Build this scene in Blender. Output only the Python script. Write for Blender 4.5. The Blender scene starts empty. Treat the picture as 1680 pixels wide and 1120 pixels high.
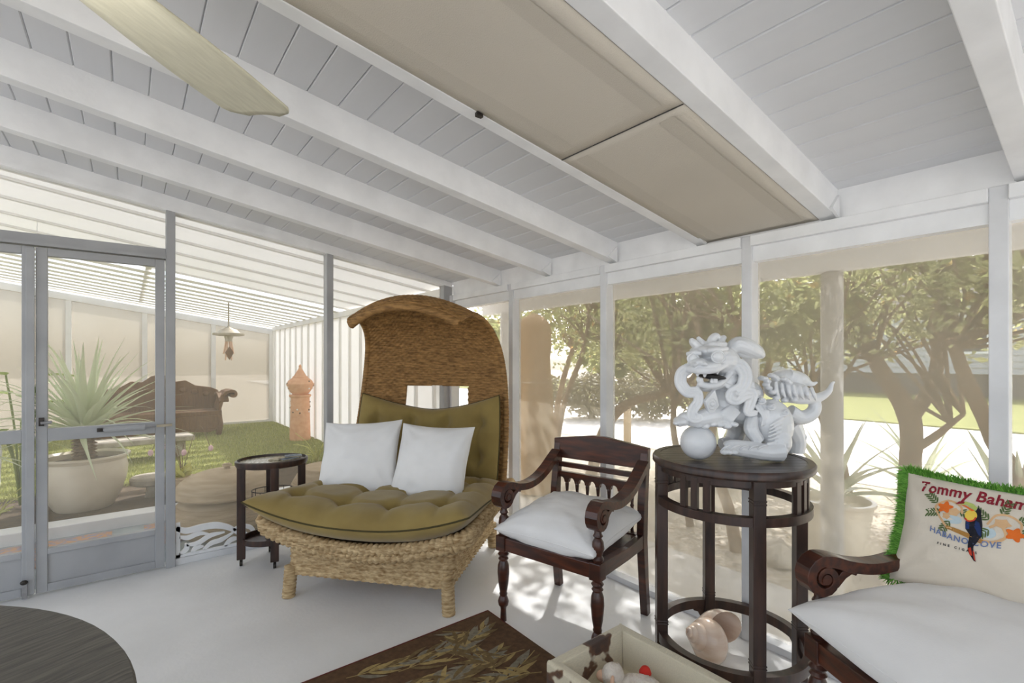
import bpy, bmesh, math, random
import numpy as np
from mathutils import Vector, Matrix, noise
random.seed(7); rng = np.random.default_rng(7)
PI = math.pi
C = bpy.context.scene.collection
SC = bpy.context.scene

# ------------------------------------------------------------------ camera, sky, sun, exposure
TH = 0.901814            # heading of the view, measured from +X
cam_d = bpy.data.cameras.new('camera')
cam = bpy.data.objects.new('camera', cam_d); C.objects.link(cam)
cam.location = (0, 0, 1.4)
cam.rotation_euler = (PI/2, 0, TH - PI/2)
cam_d.sensor_width = 36.0
cam_d.lens = 797.68/1680*36
cam_d.shift_y = (591.44-560)/1680
cam_d.clip_start = 0.02; cam_d.clip_end = 300
SC.camera = cam

SUN = Vector((0.70, 0.60, 1.0)).normalized()      # direction towards the sun
w = bpy.data.worlds.new('sky'); SC.world = w; w.use_nodes = True
nt = w.node_tree; bg = nt.nodes['Background']
sky = nt.nodes.new('ShaderNodeTexSky'); sky.sky_type = 'NISHITA'; sky.sun_disc = False
sky.sun_elevation = math.asin(SUN.z); sky.sun_rotation = math.atan2(SUN.x, SUN.y)
sky.air_density = 1.0; sky.dust_density = 3.0; sky.ozone_density = 1.0
hs = nt.nodes.new('ShaderNodeHueSaturation'); hs.inputs['Saturation'].default_value = 0.45
nt.links.new(sky.outputs[0], hs.inputs['Color']); nt.links.new(hs.outputs[0], bg.inputs['Color'])
bg.inputs['Strength'].default_value = 0.30
sd = bpy.data.lights.new('sun', 'SUN'); sd.energy = 4.2; sd.angle = math.radians(0.8); sd.color = (1.0, 0.985, 0.96)
so = bpy.data.objects.new('sun', sd); C.objects.link(so); so.location = (8, 7, 12)
so.rotation_euler = SUN.to_track_quat('Z', 'Y').to_euler()
vs = SC.view_settings
vs.view_transform = 'Standard'; vs.look = 'None'; vs.gamma = 1.0; vs.use_curve_mapping = False
vs.exposure = 0.66
SC.cycles.use_denoising = True
SC.cycles.denoising_prefilter = 'ACCURATE'
SC.cycles.max_bounces = 10; SC.cycles.diffuse_bounces = 6; SC.cycles.transparent_max_bounces = 16
SC.cycles.sample_clamp_indirect = 6.0

# ------------------------------------------------------------------ materials
def srgb(r, g, b):
    f = lambda c: (c/255/12.92 if c/255 <= 0.04045 else ((c/255+0.055)/1.055)**2.4)
    return (f(r), f(g), f(b), 1.0)
def _nodes(name):
    m = bpy.data.materials.new(name); m.use_nodes = True
    t = m.node_tree; t.nodes.clear()
    return m, t, t.nodes, t.links
def mat(name, c1, c2=None, rough=0.6, scale=8.0, stretch=(1,1,1), detail=5.0, bump=0.0, bscale=None, metal=0.0, spec=0.4, coat=0.0, lo=0.35, hi=0.65, emis=None, sheen=0.0):
    """principled surface whose colour wanders between c1 and c2 with object-space noise"""
    m, t, N, Lk = _nodes(name)
    out = N.new('ShaderNodeOutputMaterial'); p = N.new('ShaderNodeBsdfPrincipled')
    Lk.new(p.outputs[0], out.inputs[0])
    tc = N.new('ShaderNodeTexCoord'); mp = N.new('ShaderNodeMapping'); mp.inputs['Scale'].default_value = stretch
    Lk.new(tc.outputs['Object'], mp.inputs[0])
    nz = N.new('ShaderNodeTexNoise'); nz.inputs['Scale'].default_value = scale; nz.inputs['Detail'].default_value = detail
    Lk.new(mp.outputs[0], nz.inputs['Vector'])
    rp = N.new('ShaderNodeValToRGB'); rp.color_ramp.elements[0].position = lo; rp.color_ramp.elements[1].position = hi
    rp.color_ramp.elements[0].color = c1; rp.color_ramp.elements[1].color = c2 or c1
    Lk.new(nz.outputs['Fac'], rp.inputs[0]); Lk.new(rp.outputs[0], p.inputs['Base Color'])
    p.inputs['Roughness'].default_value = rough; p.inputs['Metallic'].default_value = metal
    p.inputs['Specular IOR Level'].default_value = spec
    if coat: p.inputs['Coat Weight'].default_value = coat; p.inputs['Coat Roughness'].default_value = 0.15
    if sheen: p.inputs['Sheen Weight'].default_value = sheen
    if bump:
        n2 = N.new('ShaderNodeTexNoise'); n2.inputs['Scale'].default_value = bscale or scale*4; n2.inputs['Detail'].default_value = 4
        Lk.new(mp.outputs[0], n2.inputs['Vector'])
        b = N.new('ShaderNodeBump'); b.inputs['Strength'].default_value = bump; b.inputs['Distance'].default_value = 0.01
        Lk.new(n2.outputs['Fac'], b.inputs['Height']); Lk.new(b.outputs[0], p.inputs['Normal'])
    if emis:
        p.inputs['Emission Color'].default_value = emis[0]; p.inputs['Emission Strength'].default_value = emis[1]
    return m
def screen_mat(name, col, open_, through=0.5, vary=0.03):
    """insect screen: part of the light passes the mesh, the threads reflect and glow through"""
    m, t, N, Lk = _nodes(name)
    out = N.new('ShaderNodeOutputMaterial')
    tr = N.new('ShaderNodeBsdfTransparent'); df = N.new('ShaderNodeBsdfDiffuse'); tl = N.new('ShaderNodeBsdfTranslucent')
    tc = N.new('ShaderNodeTexCoord')
    nz = N.new('ShaderNodeTexNoise'); nz.inputs['Scale'].default_value = 2.5; nz.inputs['Detail'].default_value = 3
    Lk.new(tc.outputs['Object'], nz.inputs['Vector'])
    rp = N.new('ShaderNodeMapRange'); rp.inputs['From Min'].default_value = 0.3; rp.inputs['From Max'].default_value = 0.7
    rp.inputs['To Min'].default_value = open_-vary; rp.inputs['To Max'].default_value = open_+vary
    Lk.new(nz.outputs['Fac'], rp.inputs['Value'])
    df.inputs['Color'].default_value = col; tl.inputs['Color'].default_value = col
    a = N.new('ShaderNodeMixShader'); a.inputs[0].default_value = through
    Lk.new(df.outputs[0], a.inputs[1]); Lk.new(tl.outputs[0], a.inputs[2])
    b = N.new('ShaderNodeMixShader'); Lk.new(rp.outputs[0], b.inputs[0])
    Lk.new(a.outputs[0], b.inputs[1]); Lk.new(tr.outputs[0], b.inputs[2]); Lk.new(b.outputs[0], out.inputs[0])
    return m
def leaf_mat(name, cols, trans=0.35, rough=0.45):
    """leaf: colour differs from leaf to leaf (random per island), some light comes through"""
    m, t, N, Lk = _nodes(name)
    out = N.new('ShaderNodeOutputMaterial'); p = N.new('ShaderNodeBsdfPrincipled'); tl = N.new('ShaderNodeBsdfTranslucent')
    g = N.new('ShaderNodeNewGeometry'); rp = N.new('ShaderNodeValToRGB')
    e = rp.color_ramp.elements
    while len(e) < len(cols): e.new(0.5)
    for i, c in enumerate(cols): e[i].position = (i/(len(cols)-1)) if len(cols) < 6 else (0,0.25,0.5,0.75,0.96,1.0)[i]; e[i].color = c
    Lk.new(g.outputs['Random Per Island'], rp.inputs[0])
    Lk.new(rp.outputs[0], p.inputs['Base Color']); Lk.new(rp.outputs[0], tl.inputs['Color'])
    p.inputs['Roughness'].default_value = rough
    mx = N.new('ShaderNodeMixShader'); mx.inputs[0].default_value = trans
    Lk.new(p.outputs[0], mx.inputs[1]); Lk.new(tl.outputs[0], mx.inputs[2]); Lk.new(mx.outputs[0], out.inputs[0])
    return m
def hide_mat(name):
    m, t, N, Lk = _nodes(name)
    out = N.new('ShaderNodeOutputMaterial'); p = N.new('ShaderNodeBsdfPrincipled'); Lk.new(p.outputs[0], out.inputs[0])
    tc = N.new('ShaderNodeTexCoord')
    a = N.new('ShaderNodeTexNoise'); a.inputs['Scale'].default_value = 5.2; a.inputs['Detail'].default_value = 3; a.inputs['Distortion'].default_value = 0.4
    mp = N.new('ShaderNodeMapping'); mp.inputs['Location'].default_value = (0.47, 1.3, 0.2)
    Lk.new(tc.outputs['Object'], mp.inputs[0]); Lk.new(mp.outputs[0], a.inputs['Vector'])
    r = N.new('ShaderNodeValToRGB'); r.color_ramp.interpolation = 'LINEAR'
    e = r.color_ramp.elements; e[0].position = 0.575; e[0].color = srgb(226,216,190); e[1].position = 0.60; e[1].color = srgb(104,66,34)
    x = e.new(0.66); x.color = srgb(66,40,24)
    Lk.new(a.outputs['Fac'], r.inputs[0])
    h = N.new('ShaderNodeTexNoise'); h.inputs['Scale'].default_value = 60; h.inputs['Detail'].default_value = 4
    m2 = N.new('ShaderNodeMapping'); m2.inputs['Scale'].default_value = (1, 6, 6); Lk.new(tc.outputs['Object'], m2.inputs[0]); Lk.new(m2.outputs[0], h.inputs['Vector'])
    mx = N.new('ShaderNodeMixRGB'); mx.blend_type = 'MULTIPLY'; mx.inputs[0].default_value = 0.35
    Lk.new(r.outputs[0], mx.inputs[1]); Lk.new(h.outputs['Fac'], mx.inputs[2]); Lk.new(mx.outputs[0], p.inputs['Base Color'])
    b = N.new('ShaderNodeBump'); b.inputs['Strength'].default_value = 0.25; b.inputs['Distance'].default_value = 0.004
    Lk.new(h.outputs['Fac'], b.inputs['Height']); Lk.new(b.outputs[0], p.inputs['Normal'])
    p.inputs['Roughness'].default_value = 0.75; p.inputs['Sheen Weight'].default_value = 0.3
    return m

W_ = srgb
M = {}
M['white'] = mat('painted white wood', W_(240,241,242), W_(230,231,232), 0.55, 6, bump=0.06, bscale=60)
M['white_plank'] = mat('painted plank', W_(222,223,225), W_(212,213,215), 0.6, 3, (1,0.15,1), bump=0.05, bscale=50)
M['frame'] = mat('white aluminium frame', W_(222,223,225), W_(208,209,211), 0.45, 5)
M['alu'] = mat('grey white door frame', W_(170,171,173), W_(160,161,163), 0.45, 5)  # left wall and doors: their backlit shade is put into a greyer colour
M['floor'] = mat('painted concrete floor', W_(236,236,236), W_(224,224,223), 0.55, 1.6, detail=9, bump=0.10, bscale=45)
M['screenA'] = screen_mat('insect screen cloth', W_(204,197,182), 0.72)
M['screenB'] = screen_mat('insect screen cloth right', W_(230,220,200), 0.63)
M['screenfar'] = screen_mat('far screen cloth', W_(150,143,128), 0.14)
M['shade'] = mat('beige shade cloth', W_(206,199,186), W_(198,191,178), 0.85, 1.2, detail=3, bump=0.2, bscale=260)
M['seam'] = mat('shade cloth hem', W_(200,193,180), W_(194,187,174), 0.85, 1.2, bump=0.2, bscale=260)
M['darkline'] = mat('dark gap', W_(60,58,56), None, 0.8)
M['metal'] = mat('brushed steel', W_(176,176,178), W_(150,150,152), 0.3, 20, metal=0.9)
M['darkmetal'] = mat('dark worn metal', W_(70,66,62), W_(48,44,42), 0.45, 30, metal=0.7)
M['mahog'] = mat('dark mahogany', W_(52,30,24), W_(88,46,30), 0.32, 4, (1.2,1.2,9), coat=0.25, bump=0.05, lo=0.4, hi=0.75)
M['mahog_h'] = mat('dark mahogany rail', W_(54,30,23), W_(98,50,30), 0.32, 4, (1.5,9,9), coat=0.25, bump=0.05, lo=0.4, hi=0.75)
M['espresso'] = mat('espresso wood', W_(44,33,29), W_(76,52,42), 0.35, 5, (6,6,1), coat=0.15, lo=0.35, hi=0.75)
M['planktop'] = mat('espresso plank', W_(54,46,42), W_(78,66,60), 0.3, 14, (1,14,1), coat=0.2)
M['greytop'] = mat('grey wood grain top', W_(66,63,58), W_(104,99,90), 0.55, 7, (1.2,16,1), detail=8, bump=0.15, lo=0.3, hi=0.7)
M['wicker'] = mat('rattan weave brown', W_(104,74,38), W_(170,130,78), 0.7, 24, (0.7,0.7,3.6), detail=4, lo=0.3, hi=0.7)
M['seagrass'] = mat('seagrass weave straw', W_(138,108,68), W_(214,190,148), 0.75, 30, (0.7,0.7,3.2), detail=5, lo=0.3, hi=0.72)  # paler straw tone for seat box, rim, deck and legs
M['olive'] = mat('olive cotton', W_(146,126,72), W_(132,112,62), 0.9, 5, bump=0.06, bscale=300, sheen=0.2)
M['olivepipe'] = mat('dark olive piping', W_(70,62,34), None, 0.9)
M['cotton'] = mat('white cotton', W_(232,231,230), W_(224,223,222), 0.85, 4, bump=0.05, bscale=260, sheen=0.15)
M['linen'] = mat('cream linen', W_(222,212,196), W_(212,202,186), 0.9, 5, bump=0.12, bscale=420, sheen=0.2)
M['green'] = leaf_mat('green fringe yarn', [W_(64,120,34), W_(98,158,54), W_(126,184,74)], 0.2, 0.7)
M['glaze'] = mat('white glazed ceramic', W_(222,224,227), W_(210,213,217), 0.28, 9, coat=0.5, bump=0.03, bscale=50)
M['rug'] = mat('brown rug pile', W_(98,72,48), W_(80,58,38), 0.95, 40, detail=6, bump=0.3, bscale=400)
M['rug_edge'] = mat('maroon rug binding', W_(96,44,40), None, 0.9)
M['leaf_tan'] = mat('tan rug leaf', W_(170,148,96), W_(150,128,82), 0.95, 60, bump=0.3, bscale=400)
M['leaf_grey'] = mat('grey rug leaf', W_(138,130,112), W_(116,108,92), 0.95, 60, bump=0.3, bscale=400)
M['leaf_olive'] = mat('olive rug leaf', W_(122,102,66), W_(104,84,54), 0.95, 60, bump=0.3, bscale=400)
M['hide'] = hide_mat('cow hide')
M['fleece'] = mat('white fleece', W_(232,224,212), W_(214,202,188), 0.95, 30, bump=0.9, bscale=90)
M['peach'] = mat('peach felt', W_(226,190,164), W_(214,176,150), 0.9, 20)
M['red'] = mat('red felt', W_(206,52,38), W_(188,40,30), 0.85, 20)
M['shell'] = mat('pearly shell', W_(240,222,204), W_(226,198,174), 0.25, 7, (1,1,4), coat=0.4)
M['terra'] = mat('terracotta', W_(230,178,138), W_(216,160,120), 0.85, 14, bump=0.15)
M['urn'] = mat('pale clay', W_(196,176,148), W_(176,156,128), 0.9, 6, (1,1,8), bump=0.15)
M['stone'] = mat('pale stone', W_(186,178,164), W_(150,142,130), 0.9, 9, bump=0.4)
M['potglaze'] = mat('cream glazed pot', W_(222,212,192), W_(208,196,174), 0.35, 4, coat=0.3)
M['soil'] = mat('dark soil', W_(92,76,58), W_(60,48,36), 0.95, 20, bump=0.6)
M['gravel'] = mat('shell gravel', W_(206,196,180), W_(156,144,126), 0.9, 38, detail=8, bump=0.8, bscale=90, lo=0.38, hi=0.6)
M['path'] = mat('concrete path', W_(204,200,194), W_(184,179,172), 0.85, 4, detail=8, bump=0.15)
M['road'] = mat('white crushed shell road', W_(232,228,220), W_(216,211,202), 0.9, 6, bump=0.2)
M['lawn'] = mat('lawn soil', W_(142,144,80), W_(116,120,62), 0.95, 9, bump=0.5)
M['grass'] = leaf_mat('grass blade', [W_(140,146,78), W_(168,172,100), W_(190,190,120)], 0.4, 0.6)
M['leafA'] = leaf_mat('shrub leaf', [W_(124,128,84), W_(154,160,106), W_(190,194,142), W_(164,166,112), W_(178,178,124), W_(216,172,108)], 0.62, 0.35)
M['leafdull'] = leaf_mat('dull hedge leaf', [W_(104,96,72), W_(132,122,92), W_(150,144,108)], 0.3, 0.5)
M['broadleaf'] = leaf_mat('broad garden leaf', [W_(126,148,64), W_(150,168,84)], 0.4, 0.4)
M['bark'] = mat('grey brown bark', W_(142,118,92), W_(106,86,66), 0.9, 8, (4,4,1), bump=0.5)
M['agave'] = leaf_mat('variegated blade', [W_(150,168,128), W_(196,206,168), W_(236,237,212)], 0.3, 0.35)
M['yucca'] = leaf_mat('yucca blade', [W_(150,162,132), W_(178,186,156), W_(204,206,182)], 0.3, 0.4)
M['sofa'] = mat('weathered teak', W_(122,90,60), W_(96,68,44), 0.7, 6, (8,1,1), bump=0.2)
M['canvas'] = mat('tan canvas', W_(168,136,96), W_(150,120,84), 0.9, 3, (3,3,0.5), bump=0.15, bscale=120)
M['corr'] = mat('white metal sheet', W_(238,236,232), W_(230,227,222), 0.5, 3)
M['fibre'] = screen_mat('white fibreglass sheet', W_(238,237,235), 0.0, 0.16, 0.0)
M['fibre_wall'] = screen_mat('white fibreglass wall sheet', W_(238,237,235), 0.0, 0.24, 0.0)
M['bluegrey'] = mat('blue grey tile', W_(168,178,182), W_(150,160,166), 0.6, 8)
M['mat_rug'] = mat('patterned mat', W_(196,150,116), W_(150,146,160), 0.9, 26, detail=3, lo=0.45, hi=0.55)
M['siding'] = mat('grey siding', W_(186,188,190), W_(172,175,178), 0.7, 3)
M['hroof'] = mat('house shingle', W_(110,104,98), W_(90,84,80), 0.9, 10)
M['glassdark'] = mat('dark window glass', W_(60,66,72), None, 0.1)
M['fanblade'] = mat('cream ribbed blade', W_(222,219,198), W_(208,205,184), 0.55, 5, (3,20,3), bump=0.1, lo=0.3, hi=0.7)
M['bronze'] = mat('pale brass lamp', W_(176,168,150), W_(150,140,120), 0.4, 10, metal=0.5)
M['frost'] = mat('frosted lamp glass', W_(250,246,236), None, 0.4, emis=((1,0.95,0.86,1), 3.0))  # glow for the bowl added with the fill light
M['mouth'] = mat('dark mouth', W_(40,38,36), None, 0.6)
M['book'] = mat('dark blue cover', W_(58,72,88), W_(120,132,140), 0.5, 30, lo=0.5, hi=0.6)
M['paper'] = mat('printed paper', W_(206,196,172), W_(176,164,136), 0.7, 40)
M['lace'] = mat('glass tray lace', W_(196,190,168), W_(140,132,110), 0.25, 60, lo=0.42, hi=0.6)
M['pinkflower'] = mat('pale pink petal', W_(238,206,206), W_(230,190,196), 0.6, 20)
M['yellowleaf'] = leaf_mat('orchid leaf', [W_(150,172,84), W_(206,206,110), W_(226,220,170)], 0.35, 0.4)
P_ = lambda n, c: M.setdefault(n, mat(n, c, None, 0.9, bump=0.1, bscale=420))
P_('print maroon', W_(140,34,48)); P_('print navy', W_(34,54,104)); P_('print black', W_(30,30,40)); P_('print yellow', W_(232,200,84))
P_('print orange', W_(226,112,40)); P_('print green', W_(92,110,66)); P_('print lime', W_(176,190,104)); P_('print branch', W_(170,124,62))
P_('print blue', W_(112,128,168)); P_('print red', W_(200,66,44)); P_('print peach', W_(216,176,132)); P_('print sky', W_(190,206,212))

# ------------------------------------------------------------------ mesh helpers
class MB:
    """collects geometry for ONE mesh object"""
    def __init__(s): s.v = []; s.f = []
    def add(s, V, F):
        o = len(s.v); s.v.extend([tuple(map(float, p)) for p in V]); s.f.extend([tuple(int(i)+o for i in q) for q in F]); return s
    def box(s, x0, x1, y0, y1, z0, z1):
        V = [(x0,y0,z0),(x1,y0,z0),(x1,y1,z0),(x0,y1,z0),(x0,y0,z1),(x1,y0,z1),(x1,y1,z1),(x0,y1,z1)]
        return s.add(V, [(0,3,2,1),(4,5,6,7),(0,1,5,4),(1,2,6,5),(2,3,7,6),(3,0,4,7)])
    def hexa(s, V): return s.add(V, [(0,3,2,1),(4,5,6,7),(0,1,5,4),(1,2,6,5),(2,3,7,6),(3,0,4,7)])
    def tube(s, pts, rad, n=8, sx=1.0, cap=True):
        P = np.array(pts, float); k = len(P); R = np.full(k, rad, float) if np.isscalar(rad) else np.array(rad, float)
        T = np.gradient(P, axis=0); T /= np.linalg.norm(T, axis=1)[:, None]+1e-9
        a = np.array([0,0,1.]) if abs(T[0][2]) < 0.9 else np.array([1.,0,0])
        u = np.cross(T[0], a); u /= np.linalg.norm(u); V = []
        for i in range(k):
            u = u - T[i]*(u@T[i]); u /= np.linalg.norm(u)+1e-9; b = np.cross(T[i], u)
            for j in range(n):
                t = 2*PI*j/n; V.append(P[i] + R[i]*(math.cos(t)*u*sx + math.sin(t)*b))
        F = [(i*n+j, i*n+(j+1)%n, (i+1)*n+(j+1)%n, (i+1)*n+j) for i in range(k-1) for j in range(n)]
        if cap: F += [tuple(range(n-1,-1,-1)), tuple((k-1)*n+j for j in range(n))]
        return s.add(V, F)
    def lathe(s, prof, n=24, c=(0,0,0), cap=True):
        V = []; k = len(prof)
        for r, z in prof:
            for j in range(n):
                t = 2*PI*j/n; V.append((c[0]+r*math.cos(t), c[1]+r*math.sin(t), c[2]+z))
        F = [(i*n+j, i*n+(j+1)%n, (i+1)*n+(j+1)%n, (i+1)*n+j) for i in range(k-1) for j in range(n)]
        if cap: F += [tuple(range(n-1,-1,-1)), tuple((k-1)*n+j for j in range(n))]
        return s.add(V, F)
    def grid(s, G, closed_u=False):
        """G: array (a, b, 3)"""
        a, b = G.shape[:2]
        F = [(i*b+j, i*b+j+1, (i+1)*b+j+1, (i+1)*b+j) for i in range(a-1) for j in range(b-1)]
        return s.add(G.reshape(-1, 3), F)
    def prism(s, poly, h0, h1, axis='z'):
        """extrude a 2D polygon between two heights along an axis"""
        n = len(poly)
        def q(p, h): return {'z': (p[0], p[1], h), 'x': (h, p[0], p[1]), 'y': (p[0], h, p[1])}[axis]
        V = [q(p, h0) for p in poly]+[q(p, h1) for p in poly]
        F = [tuple(range(n-1,-1,-1)), tuple(range(n, 2*n))]+[(i, (i+1)%n, n+(i+1)%n, n+i) for i in range(n)]
        return s.add(V, F)
    def strip(s, path, half, x0, x1):
        """a bent board: centre line in the y-z plane, half thickness per point, from x0 to x1"""
        P = np.array(path, float); T = np.gradient(P, axis=0); T /= np.linalg.norm(T, axis=1)[:, None]+1e-9
        Nn = np.stack([-T[:,1], T[:,0]], 1); H = np.full(len(P), half) if np.isscalar(half) else np.array(half)
        A = P+Nn*H[:,None]; B = P-Nn*H[:,None]; V = []
        for a, b in zip(A, B): V += [(x0,a[0],a[1]),(x1,a[0],a[1]),(x1,b[0],b[1]),(x0,b[0],b[1])]
        k = len(P); F = []
        for i in range(k-1):
            o = i*4
            for j in range(4): F.append((o+j, o+(j+1)%4, o+4+(j+1)%4, o+4+j))
        F += [(3,2,1,0), ((k-1)*4, (k-1)*4+1, (k-1)*4+2, (k-1)*4+3)]
        return s.add(V, F)
    def ellipsoid(s, c, r, n=16, m=10, R=None):
        V = []; F = []
        for i in range(m+1):
            p = PI*i/m
            for j in range(n):
                t = 2*PI*j/n; q = Vector((r[0]*math.sin(p)*math.cos(t), r[1]*math.sin(p)*math.sin(t), r[2]*math.cos(p)))
                if R is not None: q = R @ q
                V.append((c[0]+q.x, c[1]+q.y, c[2]+q.z))
        for i in range(m):
            for j in range(n): F.append((i*n+j, (i+1)*n+j, (i+1)*n+(j+1)%n, i*n+(j+1)%n))
        return s.add(V, F)
    def mesh(s, name, smooth=False, clean=True):
        me = bpy.data.meshes.new(name); me.from_pydata(s.v, [], s.f)
        if clean and len(s.v) < 60000:
            b = bmesh.new(); b.from_mesh(me); bmesh.ops.remove_doubles(b, verts=b.verts, dist=1e-6)
            bmesh.ops.dissolve_degenerate(b, edges=b.edges, dist=1e-7)
            bmesh.ops.recalc_face_normals(b, faces=b.faces); b.to_mesh(me); b.free()
        if smooth: me.shade_smooth()
        me.update(); return me
def obj(name, mb, m, parent=None, smooth=False, bevel=0.0, clean=True, loc=None, rot=None, autos=False):
    me = mb if isinstance(mb, bpy.types.Mesh) else mb.mesh(name, smooth, clean)
    o = bpy.data.objects.new(name, me); C.objects.link(o)
    if not me.materials: me.materials.append(M[m] if isinstance(m, str) else m)
    if parent is not None: o.parent = parent
    if loc is not None: o.location = loc
    if rot is not None: o.rotation_euler = rot
    if bevel:
        b = o.modifiers.new('edge', 'BEVEL'); b.width = bevel; b.segments = 2; b.limit_method = 'ANGLE'; b.angle_limit = math.radians(40)
    if autos: me.shade_smooth(); me.set_sharp_from_angle(angle=math.radians(38))
    return o
def tag(o, label, cat, group=None):
    o['label'] = label; o['category'] = cat
    if group: o['group'] = group
    return o
def thing(name, label, cat, loc=(0,0,0), rotz=0.0, group=None):
    o = bpy.data.objects.new(name, None); C.objects.link(o); o.empty_display_size = 0.1
    o.location = loc; o.rotation_euler = (0,0,rotz); return tag(o, label, cat, group)
def struct(name, mb=None, m=None, **k):
    if mb is None:
        o = bpy.data.objects.new(name, None); C.objects.link(o); o.empty_display_size = 0.1
    else: o = obj(name, mb, m, **k)
    o['kind'] = 'structure'; return o
def dup(root, loc, rotz, label, group=None):
    def cp(o, par):
        c = o.copy(); C.objects.link(c)
        if par is not None: c.parent = par
        for ch in o.children: cp(ch, c)
        return c
    r = cp(root, None); r.location = loc; r.rotation_euler = (0,0,rotz); r['label'] = label
    if group: r['group'] = group
    return r
def bx(x0, x1, y0, y1, z0, z1): return MB().box(min(x0,x1), max(x0,x1), min(y0,y1), max(y0,y1), min(z0,z1), max(z0,z1))
def smoothpath(pts, n=8):
    """Catmull-Rom through the points"""
    P = [np.array(p, float) for p in pts]; P = [2*P[0]-P[1]]+P+[2*P[-1]-P[-2]]; out = []
    for i in range(1, len(P)-2):
        for k in range(n):
            t = k/n; a, b, c, d = P[i-1:i+3]
            out.append(0.5*(2*b+(c-a)*t+(2*a-5*b+4*c-d)*t*t+(3*b-a-3*c+d)*t**3))
    out.append(P[-2]); return np.array(out)
F_ = np.array([math.cos(TH), math.sin(TH)]); R_ = np.array([math.sin(TH), -math.cos(TH)])
def vn(x, y, z): return noise.noise(Vector((x, y, z)))
# ------------------------------------------------------------------ the porch: floor, walls of insect screen, roof
XB, YA = 2.44, 4.05                      # inner faces of the right and the left screen wall
XL, YN = -3.2, -2.7                      # how far the porch runs behind the camera
zR = lambda x: 2.028+0.158*(XB-x)        # underside of the rafters
zP = lambda x: 2.148+0.165*(XB-x)        # underside of the roof planks
zA = lambda x: 2.10+0.140*(XB-x)         # underside of the sloping head board of the left wall
struct('floor', bx(XL, XB+0.10, YN, YA+0.10, -0.14, 0.0), 'floor')

wl = struct('wall_left')
def quad(p): return MB().add(p, [(0,1,2,3)])
def slope_board(x0, x1, y0, y1, zf, dz0, dz1):
    return MB().hexa([(x0,y0,zf(x0)+dz0),(x1,y0,zf(x1)+dz0),(x1,y1,zf(x1)+dz0),(x0,y1,zf(x0)+dz0),
                      (x0,y0,zf(x0)+dz1),(x1,y0,zf(x1)+dz1),(x1,y1,zf(x1)+dz1),(x0,y1,zf(x0)+dz1)])
head = obj('head_board', slope_board(XL, XB, YA-0.03, YA+0.07, zA, 0.0, 0.30), 'white', wl)
obj('head_strip', slope_board(XL, XB, YA-0.045, YA-0.03, zA, 0.002, 0.035), 'white', wl)
postA = [-2.5, -1.14, 0.229, 1.29, 2.395]
for x in postA:
    wd = 0.026 if x < 2 else 0.045
    zt = zA(x)+0.02
    obj('post', bx(x-wd, x+wd, YA-0.04, YA+0.05, 0, zt), 'alu', wl, bevel=0.003)
for x0, x1 in ((XL, -2.526), (-2.474, -1.166), (0.255, 1.264), (1.316, 2.35)):
    obj('sill_rail', bx(x0, x1, YA-0.02, YA+0.05, 0, 0.045), 'frame', wl, bevel=0.003)
    obj('screen_panel', quad([(x0, YA+0.02, 0.045), (x1, YA+0.02, 0.045), (x1, YA+0.02, zA(x1)), (x0, YA+0.02, zA(x0))]), 'screenA', wl)
# lintel and transom above the double door
obj('lintel', bx(-1.114, 0.203, YA-0.03, YA+0.05, 2.085, 2.155), 'alu', wl, bevel=0.003)
obj('lintel_stop', bx(-1.114, 0.203, YA-0.045, YA-0.03, 2.085, 2.105), 'alu', wl)
obj('screen_panel', quad([(-1.114, YA+0.02, 2.155), (0.203, YA+0.02, 2.155), (0.203, YA+0.02, zA(0.203)), (-1.114, YA+0.02, zA(-1.114))]), 'screenA', wl)
# carved white corner fret inside the screen panel beside the door
fr = thing('fretwork_bracket', 'white scroll-cut fretwork corner bracket against the screen beside the door', 'bracket', (0.26, YA-0.005, 0.047))
def fret(name, paths):
    mb = MB()
    for pts, rad in paths:
        P = smoothpath([(x, 0, z) for x, z in pts], 6); n = len(P); r = np.interp(np.linspace(0,1,n), np.linspace(0,1,len(rad)), rad)
        T = np.gradient(P, axis=0); T /= np.linalg.norm(T, axis=1)[:,None]; Nn = np.stack([-T[:,2], T[:,1]*0, T[:,0]], 1)
        A = P+Nn*r[:,None]; B = P-Nn*r[:,None]; V = []
        for a, b in zip(A, B): V += [(a[0],-0.007,a[2]),(a[0],0.007,a[2]),(b[0],0.007,b[2]),(b[0],-0.007,b[2])]
        mb.add(V, [(i*4+j, i*4+(j+1)%4, i*4+4+(j+1)%4, i*4+4+j) for i in range(n-1) for j in range(4)]+[(3,2,1,0),((n-1)*4,(n-1)*4+1,(n-1)*4+2,(n-1)*4+3)])
    return obj(name, mb, 'white', fr)
fret('frame_edge', [([(0.012,0.0),(0.012,0.24)], [0.012]), ([(0.0,0.010),(0.5,0.010)], [0.010])])
fret('scroll', [([(0.0,0.205),(0.06,0.175),(0.15,0.18),(0.24,0.175),(0.32,0.14),(0.375,0.09)], [0.014,0.02,0.022,0.022,0.018,0.012])])
fret('volute', [([(0.345,0.12),(0.40,0.135),(0.455,0.115),(0.475,0.075),(0.45,0.045),(0.42,0.06),(0.43,0.085)], [0.012,0.014,0.015,0.014,0.012,0.009,0.006])])
for q in ([(0.02,0.14),(0.07,0.125),(0.13,0.14),(0.19,0.125)], [(0.06,0.075),(0.13,0.075),(0.20,0.11),(0.29,0.115)], [(0.16,0.02),(0.21,0.055),(0.27,0.065),(0.345,0.10)], [(0.29,0.015),(0.33,0.05),(0.385,0.055)], [(0.02,0.02),(0.06,0.05),(0.055,0.09)], [(0.09,0.02),(0.12,0.045),(0.16,0.045)]):
    fret('leaf_scroll', [(q, [0.008,0.016,0.016,0.005])])

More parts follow.
